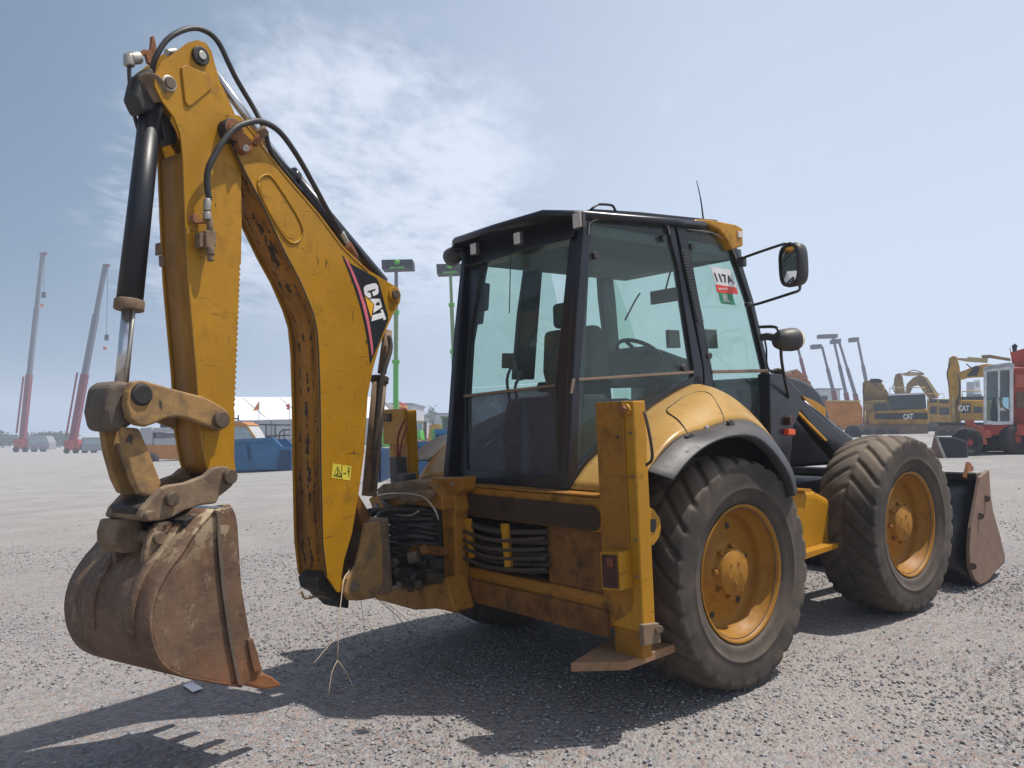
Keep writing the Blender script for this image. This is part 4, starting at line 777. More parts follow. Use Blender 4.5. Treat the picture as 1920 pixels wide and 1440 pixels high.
MB().bar(tp + Vector((-.02, 0, .032)), tp + Vector((-.02, 2.34, .032)), .12, .012).build('beam_top_plate', 'steel_light', bk)
MB().prism(py_([(1811, 895), (1818, 866), (1826, 876), (1824, 890), (1816, 900)], -1.10), (0, .03, 0)).build('tilt_bracket', 'rust_orange', bk, .003)
a = PY(1822, 906, -1.05); b2 = PY(1819, 953, -1.05)
MB().cyl(a, b2, .022).build('tilt_rod', 'white_paint', bk); MB().cyl(b2, b2 + (b2 - a) * 1.3, .04).cyl(a, a + (a - b2) * .2, .035).build('tilt_cylinder', 'black_paint', bk)
mb = MB()
for q in ((1850, 935), (1838, 968), (1824, 1062)): mb.cyl(PY(*q, -1.205), PY(*q, -1.215), .028, n=14)
mb.build('side_bolt', 'pin_steel', bk)
# ---------------------------------------------------------------- fenders
C1 = [(1066, 916), (1098, 872), (1126, 846), (1170, 806), (1214, 769), (1255, 742), (1287, 725), (1305, 721), (1325, 728), (1352, 748), (1385, 780), (1412, 812), (1436, 850), (1452, 900)]
C2 = [(1190, 935), (1215, 884), (1243, 845), (1268, 822), (1292, 812), (1318, 806), (1345, 796), (1372, 789), (1400, 789), (1425, 802), (1448, 824), (1468, 855), (1480, 885), (1486, 920)]
NR = 40
c1 = resample(spline(py_(C1, -.585), 4), NR); c2 = resample(spline(py_(C2, -1.03), 4), NR)
for s in (-1, 1):
    f = lambda p: Vector((p.x, p.y * -s, p.z))
    rows = []
    for k in range(11):
        t = k / 10; row = []
        for i in range(NR):
            p = c1[i].lerp(c2[i], t); bl = math.sin(math.pi * t) * .055 * math.sin(math.pi * min(1, (i + 2) / NR)); row.append(f(p + Vector((0, -bl * .6, bl))))
        rows.append(row)
    fe = MB().grid(rows).build('fender', 'fender_yellow', ROOT, solid=.012)
    # rolled top edge against the cab and the inside wall
    MB().tube([f(p) for p in c1], .012, 8, 1).build('fender_seam', 'black_plastic', fe)
    inn = [f(Vector((p.x, -.56, p.z - .01))) for p in c1]
    low = [f(Vector((p.x, -.56, .55))) for p in c1]
    MB().grid([inn, low], smooth=False).build('wheel_arch_wall', 'interior_dark', fe, solid=.01)
    E = [(1262, 900), (1274, 884), (1291, 864), (1312, 845), (1338, 829), (1366, 819), (1396, 816), (1422, 822), (1446, 842), (1466, 868), (1482, 897), (1490, 930)]
    D = [(1214, 884), (1240, 856), (1262, 834), (1282, 821), (1318, 812), (1352, 800), (1392, 793), (1426, 806), (1452, 830), (1472, 858), (1486, 885), (1494, 920)]
    e_ = resample(spline([f(p) for p in py_(E, -1.24)], 4), 36); d_ = resample(spline([f(p) for p in py_(D, -1.14)], 4), 36); b_ = resample(spline([f(p) for p in py_(C2[1:], -1.03)], 4), 36)
    m_ = [a.lerp(b, .5) for a, b in zip(e_, d_)]
    k_ = [p + Vector((0, -s * .06, -.01)) for p in e_]
    MB().grid([b_, d_]).grid([d_, m_, e_]).grid([e_, k_]).build('wheel_arch_flare', 'flare_plastic', ROOT, solid=.01, bevel=.004)
# door in the right fender: seam, lock
def fpt(i, t, lift=.004):
    p = c1[min(NR - 1, int(i))].lerp(c1[min(NR - 1, int(i) + 1)], i % 1).lerp(c2[min(NR - 1, int(i))].lerp(c2[min(NR - 1, int(i) + 1)], i % 1), t); bl = math.sin(math.pi * t) * .055
    return p + Vector((0, -bl * .6 - lift, bl + lift))
def pix(p):
    d = A @ (p - CM); zc = d.y * CP + d.z * SP; return 960 + F * d.x / zc, 720 - F * (d.z * CP - d.y * SP) / zc
fgrid = [(i / 2, k / 30) + pix(fpt(i / 2, k / 30)) for i in range(14, 78) for k in range(1, 31)]
def fnear(px, py): b_ = min(fgrid, key=lambda q: (q[2] - px) ** 2 + (q[3] - py) ** 2); return fpt(b_[0], b_[1])
pl = [fnear(*q) for q in [(1252, 764), (1266, 756), (1285, 745), (1303, 735), (1318, 734), (1334, 742), (1348, 760), (1357, 782), (1359, 802), (1345, 809), (1322, 814), (1300, 818), (1290, 812), (1280, 800), (1268, 786), (1254, 776), (1249, 769)]]; MB().tube(spline(pl, 5, True) + [pl[0]], .0035, 5, 1).build('fender_door_seam', 'grease_black', ROOT)
c = fnear(1328, 808); MB().cyl(c, c + Vector((0, -.012, .008)), .013, n=12).build('fender_door_lock', 'chrome', ROOT)
# notches of the flare (two dark pockets)
for q in ([(1287, 818), (1296, 812), (1318, 826), (1308, 834)], [(1366, 790), (1372, 786), (1386, 806), (1372, 808)]):
    MB().prism(py_(q, -1.16), (0, .02, 0)).build('flare_notch', 'black_plastic', ROOT, .003)
# ---------------------------------------------------------------- cab
cab = empty('cab'); cab.parent = ROOT
RN = Vector((1.56, 0, -.19)).normalized(); RP = Vector((-.77, 0, 1.19))
def PR(px, py, o=0.0): return hit(px, py, RP - RN * o, RN)
def pr(l, o=0.0): return [PR(x, y, o) for x, y in l]
mb = MB(); IN = RN * .06
mb.prism(pr([(868, 470), (906, 478), (878, 640), (872, 740), (874, 885), (856, 893), (853, 760), (857, 620)]), IN)
mb.prism(pr([(1096, 402), (1068, 446), (1040, 720), (1045, 895), (1070, 920), (1082, 700)]), IN)
mb.prism(pr([(858, 886), (874, 880), (1045, 892), (1068, 896), (1064, 918), (860, 895)]), IN)
mb.prism(pr([(862, 890), (1066, 916), (1060, 936), (870, 915)], .0), RN * .3)
mb.prism(pr([(866, 455), (1000, 415), (1096, 402), (1070, 447), (985, 468), (906, 492), (870, 500)], .03), RN * .10)
side_polys = [[(1096, 402), (1111, 408), (1100, 560), (1088, 712), (1084, 884), (1062, 918), (1070, 800), (1080, 600)],
    [(1062, 918), (1082, 880), (1123, 830), (1170, 791), (1209, 761), (1250, 734), (1281, 716), (1312, 700), (1318, 722), (1300, 722), (1287, 726), (1214, 770), (1126, 846), (1098, 873), (1072, 914)],
    [(1248, 411), (1262, 412), (1318, 690), (1319, 724), (1300, 724), (1301, 690), (1272, 500)],
    [(1266, 412), (1284, 414), (1300, 500), (1337, 700), (1340, 745), (1322, 728), (1320, 690), (1290, 520)],
    [(1345, 418), (1353, 418), (1382, 463), (1413, 563), (1443, 692), (1447, 835), (1440, 832), (1436, 694), (1406, 566), (1373, 468), (1350, 437)],
    [(1098, 398), (1110, 391), (1200, 397), (1345, 412), (1352, 428), (1310, 428), (1284, 424), (1248, 414), (1110, 412)]]
for s in (-1, 1):
    for P_ in side_polys if s < 0 else [side_polys[k] for k in (0, 1, 5)]: mb.prism([Vector((p.x, p.y * -s, p.z)) for p in py_(P_, -.60)], (0, .05 * -s, 0))
for l in ([(985, 470), (1012, 475), (1002, 600), (994, 712), (958, 712), (968, 590)], [(1112, 430), (1130, 432), (1146, 560), (1158, 712), (1138, 712), (1120, 560)]): mb.prism([p + Vector((0, -.05, 0)) for p in py_(l, .60)], (0, .05, 0))
aT = PY(1352, 430, -.6); aB = PY(1443, 700, -.6); aC = PY(1446, 835, -.6)
mb.bar((aT.x - .02, -.6, aT.z), (aT.x - .02, .6, aT.z), .06, .06); mb.bar((aB.x, -.6, aB.z - .35), (aB.x, .6, aB.z - .35), .08, .5)
mb.build('cab_frame', 'cab_black', cab, .006)
# bronze coloured window edges
mb = MB(); mb.prism(pr([(869, 740), (1040, 720), (1040, 725), (869, 745)], .012), RN * .03); mb.build('rear_window_rail', 'bronze_edge', cab, .002)
mb = MB(); mb.prism(py_([(1086, 709), (1301, 695), (1301, 700), (1086, 714)], -.61), (0, .03, 0)).prism(py_([(1336, 694), (1441, 692), (1441, 698), (1336, 700)], -.61), (0, .03, 0)).prism(py_([(1074, 710), (1079, 710), (1074, 738), (1070, 738)], -.613), (0, .01, 0)); mb.build('belt_trim', 'bronze_edge', cab, .002)
# thin light gasket lines of the side glass
mb = MB()
for l in ([(1104, 440), (1112, 413), (1180, 412), (1246, 420), (1256, 440)], [(1288, 430), (1320, 433), (1345, 440), (1370, 462), (1384, 492)]): mb.tube(py_(l, -.605), .0035, 5, 3)
mb.build('window_gasket', 'steel_light', cab)
def pane(name, pts, vec, mat='cab_glass'): return MB().prism(pts, vec).build(name, mat, cab)
pane('rear_window', pr([(904, 484), (1070, 442), (1042, 722), (870, 742), (876, 640)], -.02), RN * .005)
pane('lower_rear_window', pr([(871, 744), (1041, 724), (1047, 893), (873, 884)], -.02), RN * .005, 'dusty_glass')
for s in (-1, 1):
    g = lambda l: [Vector((p.x, p.y * -s, p.z)) for p in py_(l, -.58)]
    vv = Vector((0, .005 * -s, 0))
    pane('side_window', g([(1109, 410), (1250, 412), (1304, 698), (1086, 712)]), vv)
    pane('lower_side_window', g([(1086, 714), (1302, 700), (1285, 716), (1210, 762), (1124, 832), (1083, 880)]), vv)
    pane('door_window', g([(1284, 424), (1346, 430), (1375, 468), (1408, 566), (1438, 694), (1337, 698)]), vv)
    pane('lower_door_window', g([(1338, 700), (1440, 697), (1443, 832), (1408, 805), (1342, 745)]), vv)
wl = py_([(1350, 434), (1376, 468), (1409, 566), (1440, 694), (1444, 800)], -.58)
wl2 = spline(py_([(1119, 434), (1122, 480), (1134, 565), (1148, 690), (1152, 780)], .56), 3)
MB().grid([[p, (p + q_) / 2 + Vector((.08, 0, 0)), q_] for p, q_ in zip(spline(wl, 3), wl2)]).build('windscreen', 'cab_glass', cab, solid=.005)
# roof
mb = MB()
zb = lambda x: float(np.interp(x, [-.82, -.80, -.66, .42, .62], [2.777, 2.776, 2.750, 2.815, 2.822]))
plan = [(-.80, .44), (-.815, .0), (-.80, -.45), (-.66, -.64), (.2, -.655), (.52, -.65), (.60, -.3), (.60, .3), (.52, .65), (.2, .655), (-.66, .64)]
o = len(mb.v); n = len(plan)
for k, (dz, sc) in enumerate(((0, .985), (.02, 1.0), (.042, .985), (.058, .80), (.065, .4))):
    for x, y in plan: mb.v.append(((x - .15) * sc + .15, y * sc, zb(x) + dz))
for k in range(4):
    for i in range(n): j = (i + 1) % n; mb.f.append((k * n + i, k * n + j, (k + 1) * n + j, (k + 1) * n + i)); mb.sm.append(True)
mb.f.append(tuple(range(n - 1, -1, -1))); mb.sm.append(False); mb.f.append(tuple(4 * n + i for i in range(n))); mb.sm.append(True)
roof = mb.build('cab_roof', 'cab_black', cab)
MB().box((.25, 0, 2.705), (1.6, 1.12, .07)).build('headliner', 'interior_grey', cab, .01)
MB().tube([PY(1107, 394, -.62), PY(1118, 385, -.62), PY(1124, 383, -.62), PY(1143, 384, -.62), PY(1150, 387, -.62), PY(1154, 396, -.62)], .008, 8, 2).build('roof_handle', 'black_paint', cab)
MB().tube([PY(1319, 414, -.55), PY(1314, 375, -.55), PY(1306, 338, -.55)], [.006, .005, .004, .003], 6, 4).build('antenna', 'black_paint', cab)
mb = MB().prism(py_([(1300, 416), (1306, 411), (1330, 411), (1380, 421), (1393, 428), (1394, 461), (1373, 468), (1364, 450), (1350, 431), (1330, 421)], -.63), (0, 1.26, 0)); ac = mb.build('front_roof_visor', 'yellow_paint', cab, .015, 3)
MB().prism(py_([(1384, 433), (1392, 434), (1392, 446), (1385, 445)], -.64), (0, .02, 0)).build('visor_lamp', 'lamp_lens', ac, .003)
# work lamps under the rear visor
for q, sz in (((888, 467), .052), ((970, 447), .052), ((1083, 413), .062)):
    c = PX(q[0], q[1], -.80)
    b = MB().box(c + Vector((.015, 0, 0)), (.03, sz * 1.15, sz * 1.5)).build('work_lamp', 'black_plastic', cab, .006)
    MB().box(c + Vector((-.004, 0, 0)), (.01, sz * 1.0, sz * 1.32)).build('lens', 'lamp_lens', b, .003)
c = PX(850, 480, -.70); MB().lathe(c, Vector((.25, .95, -.1)), [(-.07, .0005), (-.07, .045), (-.04, .058), (.03, .066), (.06, .05), (.065, .0005)], 20).bar(c, c + Vector((0, -.12, -.01)), .03, .03).build('side_work_lamp', 'black_plastic', cab)
MB().tube([PR(959, 466, .03), PR(957, 500, .04), PR(956, 545, .035), PR(955, 587, .03)], .0035, 6, 4).build('hanging_cable', 'black_plastic', cab)
mb = MB()
for q in ((1247, 446), (1300, 462), (1332, 667), (1120, 478), (1286, 690)): c = PY(q[0], q[1], -.612); mb.cyl(c, c + Vector((0, .03, 0)), .022, n=14)
mb.build('window_hinge', 'black_plastic', cab)
mb = MB()
for q in ((1264, 635, 20, 34), (1333, 635, 22, 36)): mb.prism(py_([(q[0] - q[2] / 2, q[1] - q[3] / 2), (q[0] + q[2] / 2, q[1] - q[3] / 2 + 1), (q[0] + q[2] / 2 + 3, q[1] + q[3] / 2), (q[0] - q[2] / 2 + 2, q[1] + q[3] / 2)], -.57), (0, .03, 0))
mb.build('door_latch', 'black_plastic', cab, .004)
mb = MB()
for i in range(24):
    t = i / 23; x = 1277 + 27 * t + (4 * t * t); y = 470 + 132 * t; mb.bar(PY(x, y, -.612), PY(x + 11, y - 1, -.612), .010, .010)
mb.build('pillar_vent', 'black_plastic', cab)
# sale sticker on the door glass
sg = MB().prism(py_([(1332, 499), (1371, 506), (1381, 539), (1342, 533)], -.592), (0, .003, 0)).build('lot_sticker', 'white_paint', cab)
text_quad('117A', py_([(1338, 511), (1371, 517), (1377, 533), (1344, 528)], -.592), (0, -1, 0), 'black_print', 'sticker_number', sg, .03)
MB().prism(py_([(1342, 533), (1381, 539), (1384, 552), (1345, 548)], -.592), (0, .003, 0)).build('sticker_red_band', 'red_print', sg)
MB().prism(py_([(1347, 548), (1373, 551), (1379, 572), (1353, 569)], -.592), (0, .003, 0)).build('sticker_green_band', 'green_print', sg)
mb = MB()
def bars(y0, x0, x1, hgt, lean=.15):
    mb.prism(py_([(x0, y0), (x1, y0 + 1), (x1 + .2, y0 + 1 + hgt), (x0 + .2, y0 + hgt)], -.5935), (0, .0015, 0))
for k, wd in enumerate((2.2, 1.2, 1.0, 1.4, 1.0, 1.3, 1.0)): bars(539.2, 1348 + k * 2.5, 1348 + k * 2.5 + wd, 3.6 if k != 1 else 2.6)
for k in range(6): bars(552 + k * 2.6, 1354.5 + k * .6, 1363.5 + k * (1.4 if k > 3 else .6), 1.1)
mb.build('sticker_small_print', 'white_paint', sg)
# inside the cab
MB().box((.2, 0, 1.10), (1.7, 1.1, .10)).build('cab_floor', 'interior_dark', cab, .01)
seat = empty('operator_seat'); seat.parent = cab
MB().box((.10, -.05, 1.60), (.50, .50, .13)).build('seat_cushion', 'seat_grey', seat, .04, 3)
mb = MB().prism([(-.20, -.29, 1.62), (-.07, -.29, 1.62), (-.10, -.29, 2.02), (-.15, -.29, 2.18), (-.25, -.29, 2.18), (-.28, -.29, 1.9)], (0, .48, 0)); mb.build('seat_back', 'seat_grey', seat, .04, 3)
MB().box((-.22, -.05, 2.27), (.09, .26, .17)).build('headrest', 'seat_grey', seat, .035, 3)
MB().box((-.05, .26, 1.80), (.36, .08, .07)).box((-.05, -.36, 1.80), (.36, .08, .07)).build('armrest', 'interior_dark', seat, .02, 3)
MB().box((.08, -.05, 1.34), (.34, .36, .40)).build('seat_base', 'interior_dark', seat, .03)
cs = MB(); cs.prism([(.72, -.22, 1.15), (.95, -.22, 1.15), (.92, -.22, 1.72), (.78, -.22, 1.80), (.66, -.22, 1.60)], (0, .40, 0)); cs.cyl((.70, -.02, 1.70), (.50, -.02, 2.02), .03); cs.prism(py_([(1150, 705), (1163, 668), (1180, 655), (1215, 648), (1245, 656), (1290, 672), (1312, 690), (1312, 720)], -.1), (0, .5, 0)); cs.build('steering_column', 'interior_dark', cab, .02)
tor = [Vector((.50, -.02, 2.02)) + Vector((.55, 0, .84)).cross(Vector((0, 1, 0))).normalized() * (.17 * math.cos(a)) + Vector((0, 1, 0)) * (.17 * math.sin(a)) for a in [2 * math.pi * i / 24 for i in range(25)]]
mb = MB().tube(tor, .015, 8, 1); mb.bar(tor[0], tor[12], .03, .012).bar(tor[6], tor[18], .03, .012); mb.build('steering_wheel', 'black_plastic', cab)
mb = MB().box((-.38, .18, 1.42), (.22, .20, .62)).box((-.38, -.34, 1.42), (.22, .16, .62)).prism([(-.5, -.42, 1.15), (.55, -.42, 1.15), (.55, -.42, 1.62), (.2, -.42, 1.70), (-.5, -.42, 1.66)], (0, .10, 0)); mb.box((.25, .44, 1.42), (1.2, .14, .56)); mb.build('control_console', 'interior_dark', cab, .03)
mb = MB()
for x, y, h in ((-.42, .36, .26), (-.40, .30, .18), (-.40, -.30, .25), (.45, -.36, .22)): mb.tube([(x, y, 1.70), (x - .02, y, 1.70 + h * .6), (x + .03, y, 1.70 + h)], .010, 8, 3).lathe((x + .03, y, 1.70 + h), (0, 0, 1), [(-.03, .0005), (-.03, .018), (.0, .026), (.03, .02), (.04, .0005)], 12)
mb.build('control_lever', 'black_plastic', cab)
mb = MB().box((.78, -.05, 2.45), (.03, .24, .10)).tube([(.78, -.05, 2.45), (.86, -.05, 2.62), (.9, -.05, 2.7)], .008, 6, 2); mb.build('inside_mirror', 'interior_dark', cab, .01)
MB().tube([PY(1172, 600, .2), PY(1192, 562, .2), PY(1200, 550, .2)], .007, 6, 2).build('wiper_arm', 'black_plastic', cab)
mb = MB().prism(pr([(896, 528), (911, 530), (908, 580), (890, 586)], -.05), RN * .04).prism(pr([(893, 584), (903, 582), (900, 606), (892, 608)], -.05), RN * .03); mb.build('window_catch', 'black_plastic', cab, .006)
MB().prism(pr([(941, 662), (961, 662), (961, 690), (940, 690)], -.06), RN * .02).build('latch_plate', 'black_plastic', cab, .003)
# mirrors
def P3(px, py, y): return PY(px, py, y)
m = empty('side_mirror'); m.parent = ROOT
my = -.98
MB().tube([P3(1393, 485, -.66), P3(1400, 481, -.70), P3(1455, 462, -.92), P3(1478, 456, my), P3(1487, 460, my), P3(1491, 468, my)], .010, 8, 4).tube([P3(1412, 572, -.66), P3(1430, 567, -.72), P3(1480, 551, -.94), P3(1497, 545, my), P3(1500, 538, my), P3(1500, 528, my)], .010, 8, 4).build('mirror_arm', 'black_paint', m)
MB().box(P3(1391, 491, -.64), (.05, .05, .07)).build('arm_clamp', 'black_plastic', m, .008); MB().box(P3(1404, 571, -.63), (.06, .04, .03)).build('arm_clamp', 'black_plastic', m, .008)
# oval shell seen half from behind: glass faces the rear
ctr = P3(1490, 497, my); fx = Vector((-.94, .33, 0)).normalized(); sx = Vector((-.33, -.94, 0)).normalized()
def oval(w_, h_, d_, n=32, e=3.2):
    o_ = []
    for i in range(n):
        t = 2 * math.pi * i / n; c_, s_ = math.cos(t), math.sin(t)
        u = abs(c_) ** (2 / e) * (1 if c_ >= 0 else -1) * w_; v = abs(s_) ** (2 / e) * (1 if s_ >= 0 else -1) * h_
        o_.append(ctr + sx * u + Z_ * v + fx * d_)
    return o_
sh = MB(); sh.grid([oval(.085, .125, .055), oval(.10, .142, .05), oval(.105, .148, .02), oval(.095, .14, -.03), oval(.06, .10, -.06), oval(.02, .03, -.066)], close=True); sh.build('mirror_housing', 'black_plastic', m, solid=.004)
o4 = oval(.084, .122, .045); gm = MB().add(o4, [tuple(range(len(o4)))]); gm.build('mirror_glass', 'mirror', m) if 'mirror' in MATS else gm.build('mirror_glass', plain('mirror_silver', (.75, .78, .80), .03, 1.0, .02), m)
# front work lamp on its bracket
m = empty('front_work_lamp'); m.parent = ROOT
MB().tube([P3(1424, 613, -.66), P3(1452, 613, -.80), P3(1460, 622, -.85), P3(1464, 645, -.86), P3(1466, 680, -.80), P3(1478, 745, -.66)], .011, 8, 4).tube([P3(1432, 628, -.66), P3(1437, 655, -.66), P3(1438, 684, -.66), P3(1446, 698, -.62)], .007, 8, 4).build('lamp_bracket', 'black_paint', m)
c = P3(1478, 637, -.86); ax = Vector((.93, -.28, .05)).normalized()
MB().lathe(c, ax, [(-.12, .0005), (-.118, .03), (-.10, .055), (-.05, .076), (.02, .082), (.06, .079)], 28).build('lamp_housing', 'black_plastic', m)
MB().lathe(c, ax, [(.06, .078), (.085, .068), (.105, .05), (.12, .03), (.125, .0005)], 28).build('lens', 'cream_lens', m)
mb = MB().bar(P3(1437, 630, -.70), P3(1456, 634, -.80), .05, .05).box(P3(1432, 632, -.68), (.05, .05, .05)); mb.build('swivel_joint', 'black_plastic', m, .01)
# ---------------------------------------------------------------- rear frame, stabilisers, side-shift carriage
fr = empty('rear_frame'); fr.parent = ROOT
mb = MB()
mb.box((-.85, .0, 1.085), (.11, 1.90, .185)); mb.box((-.85, 0, .585), (.11, 1.90, .17)); mb.build('cross_beam', 'frame_yellow', fr, .01)
# long round-ended slide recess in the upper beam
sl_ = [Vector((-.907, y, z)) for y, z in [(-.86, 1.00), (-.895, 1.01), (-.915, 1.045), (-.915, 1.09), (-.895, 1.125), (-.86, 1.135), (.85, 1.135), (.85, 1.0)]]
MB().prism(sl_, (-.012, 0, 0)).build('slide_rail', 'rail_brown', fr, .004)
MB().box((-.86, 0, 1.186), (.10, 1.78, .010)).build('beam_top_edge', 'frame_yellow', fr, .002)
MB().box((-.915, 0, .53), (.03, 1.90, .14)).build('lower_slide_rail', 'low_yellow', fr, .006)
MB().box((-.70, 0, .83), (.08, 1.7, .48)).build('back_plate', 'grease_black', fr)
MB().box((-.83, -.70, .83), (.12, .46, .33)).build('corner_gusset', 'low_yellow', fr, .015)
MB().prism(px_([(868, 972), (878, 973), (888, 1046), (879, 1047)], -.95), (.03, 0, 0)).build('hose_guard_bar', 'yellow_paint', fr, .003)
mb = MB().prism(px_([(938, 982), (948, 983), (956, 1063), (946, 1064)], -.96), (.03, 0, 0)); mb.build('hose_guard_bar', 'yellow_paint', fr, .003)
mb = MB()
for i in range(13):
    z0 = .99 - .019 * i + rng.uniform(-.008, .008); x0 = -.87 - .03 * (i % 3); sag = .05 + .03 * rng.random()
    mb.tube([(x0, -.50, z0 - .02), (x0 - .02, -.30, z0 - sag * .7), (x0 - .03, 0, z0 - sag), (x0 - .02, .30, z0 - sag * .5), (x0, .55, z0)], .0115, 8, 4)
mb.build('hydraulic_hoses', 'hose_dusty', fr)
for s in (-1, 1):
    leg = empty('stabiliser'); leg.parent = ROOT; y0, y1 = s * .935, s * 1.172
    my_ = (y0 + y1) / 2; wy = abs(y1 - y0)
    MB().box((-.855, my_, 1.10), (.095, wy, 1.16)).build('leg_column', 'yellow_paint', leg, .008)
    MB().box((-.85, my_, .56), (.075, wy - .05, .36)).build('inner_leg', 'frame_yellow', leg, .006)
    MB().prism([Vector((-.908, y0 - s * .02, 1.68)), Vector((-.908, y0 + s * .17, 1.68)), Vector((-.908, y0 + s * .17, .62)), Vector((-.908, y0 - s * .02, .50))], (.012, 0, 0)).build('leg_face_plate', 'frame_yellow', leg, .003)
    b = MB().cyl((-.925, y0 + s * .198, 1.637), (-.89, y0 + s * .198, 1.637), .030, n=20).build('leg_boss', 'yellow_paint', leg, .004)
    MB().cyl((-.945, y0 + s * .198, 1.637), (-.92, y0 + s * .198, 1.637), .022, n=6).build('boss_bolt', 'rust_orange', b, .002)
    if s < 0:
        MB().prism(py_([(1212, 948), (1226, 955), (1238, 972), (1240, 990), (1236, 1008), (1226, 1022), (1212, 1024)], -1.168), (0, .04, 0)).build('lifting_eye', 'yellow_paint', leg, .004)
        MB().prism(py_([(1221, 974), (1229, 973), (1231, 985), (1228, 998), (1221, 997)], -1.172), (0, .04, 0)).build('eye_hole', 'grease_black', leg)
        pts = [PZ(x, y, .385) for x, y in [(1070, 1243), (1176, 1240), (1266, 1207), (1172, 1180)]]
        MB().prism(pts, (0, 0, -.045)).build('foot_pad', 'pad_brown', leg, .004)
        MB().prism(py_([(1206, 1172), (1236, 1168), (1240, 1205), (1208, 1212)], -1.20), (0, .03, 0)).cyl(PY(1236, 1180, -1.22), PY(1236, 1180, -1.16), .02).build('foot_bracket', 'coupler_dirty', leg, .004)
        MB().tube([PY(1208, 772, -1.20), PY(1215, 800, -1.23), PY(1222, 840, -1.25), PY(1222, 862, -1.24), PY(1212, 872, -1.20)], .008, 8, 4).build('column_pipe', 'hose_dusty', leg)
        MB().prism(px_([(1204, 973), (1212, 973), (1213, 1004), (1205, 1004)], -.738), (-.004, 0, 0)).build('serial_plate', 'steel_light', leg) if False else None
        for zz_ in (1.52, 1.30, .98, .80): MB().cyl((-.912, y0 + s * .215, zz_), (-.900, y0 + s * .215, zz_), .009, n=6).build('plate_bolt', 'coupler_dirty', leg)
        MB().cyl((-.9095, y0 + s * .13, 1.50), (-.900, y0 + s * .13, 1.50), .008, n=10).build('drain_hole', 'grease_black', leg)
        MB().tube([(-.909, y0 + s * .172, 1.67), (-.909, y0 + s * .172, 1.2), (-.909, y0 + s * .172, .66)], .004, 5, 3).build('weld_seam', 'side_brown', leg)
        MB().tube([(-.905, y0 - s * .01, 1.20), (-.905, y0 - s * .01, .95)], .006, 5, 1).build('weld_seam', 'side_brown', leg)
        tl = MB().prism(px_([(1124, 1034), (1160, 1036), (1164, 1108), (1128, 1106)], -.99), (.11, 0, 0)).build('tail_lamp', 'yellow_paint', leg, .006)
        MB().prism(px_([(1127, 1040), (1155, 1042), (1158, 1104), (1130, 1102)], -1.00), (.008, 0, 0)).build('lens', 'red_lens', tl, .003)
        MB().prism(px_([(1137, 1046), (1148, 1047), (1149, 1064), (1138, 1063)], -1.005), (.006, 0, 0)).build('indicator_lens', 'amber_dull', tl, .002)
    else:
        MB().box((-.82, my_, .36), (.42, .36, .04)).build('foot_pad', 'coupler_dirty', leg, .004)
        mb = MB()
        for k in range(3): mb.cyl((-.93, y0 + .06 + .06 * k, 1.24), (-.90, y0 + .06 + .06 * k, 1.24), .022, n=6)
        mb.build('clamp_bolt', 'yellow_paint', leg)
        MB().prism([Vector((-.93, y0 - .02, 1.69)), Vector((-.93, y1 + .03, 1.69)), Vector((-.93, y1 + .03, 1.44)), Vector((-.93, y0 - .02, 1.44))], (.022, 0, 0)).build('leg_head_plate', 'yellow_paint', leg, .003)
        MB().cyl((-.94, y1 - .01, 1.63), (-.925, y1 - .01, 1.63), .03, n=16).box((-.935, y1 - .05, 1.63), (.015, .08, .055)).build('head_slot', 'grease_black', leg)
# carriage
ca = empty('sideshift_carriage'); ca.parent = ROOT
mb = MB()
mb.prism(px_([(797, 897), (868, 895), (866, 920), (851, 930), (855, 955), (852, 965), (855, 1088), (864, 1138), (850, 1150), (815, 1140), (832, 1085), (829, 1000), (826, 955), (797, 925)], -1.02), (.11, 0, 0))
mb.prism(px_([(690, 935), (716, 917), (757, 906), (800, 902), (828, 932), (829, 958), (800, 950), (760, 946), (700, 960)], -1.10), (.14, 0, 0))
mb.prism(px_([(700, 1095), (760, 1105), (810, 1095), (834, 1082), (852, 1148), (815, 1142), (775, 1144), (703, 1124)], -1.10), (.16, 0, 0))
mb.build('carriage_frame', 'frame_yellow', ca, .012)
MB().box((-.96, .72, .82), (.12, .62, .46)).build('carriage_back', 'grease_black', ca, .02)
MB().prism(px_([(705, 918), (716, 908), (770, 900), (796, 905), (796, 925), (712, 940)], -1.13), (.20, 0, 0)).build('carriage_cap', 'coupler_dirty', ca, .012)
mb = MB()
for i in range(16):
    z0 = 1.04 - .021 * i; x0 = -1.10 - .035 * (i % 3) + rng.uniform(-.01, .01)
    mb.tube([(x0 + .12, .42, z0 - .02), (x0, .52 + .02 * (i % 2), z0 + rng.uniform(-.02, .02)), (x0 - .03, .68, z0 - .03), (x0 - .06, .82, z0 + rng.uniform(-.02, .02)), (x0 + .0, .98, z0 + .02)], .013, 8, 4)
mb.build('hose_bundle', 'hose_rubber', ca)
mb = MB().cyl((-1.16, .42, .62), (-1.22, .95, .62), .05).cyl((-1.22, .72, .68), (-1.24, .72, .55), .07).cyl((-1.06, .46, .70), (-1.15, .70, .68), .045).cyl((-1.2, .50, .60), (-1.24, .50, .60), .035); mb.build('swing_cylinder', 'grease_black', ca)
mb = MB().prism(px_([(735, 1020), (800, 1024), (826, 1030), (826, 1042), (760, 1036)], -1.16), (.06, 0, 0)).cyl(PX(795, 1030, -1.18), PX(795, 1030, -1.10), .03); mb.build('cylinder_bracket', 'low_yellow', ca, .006)
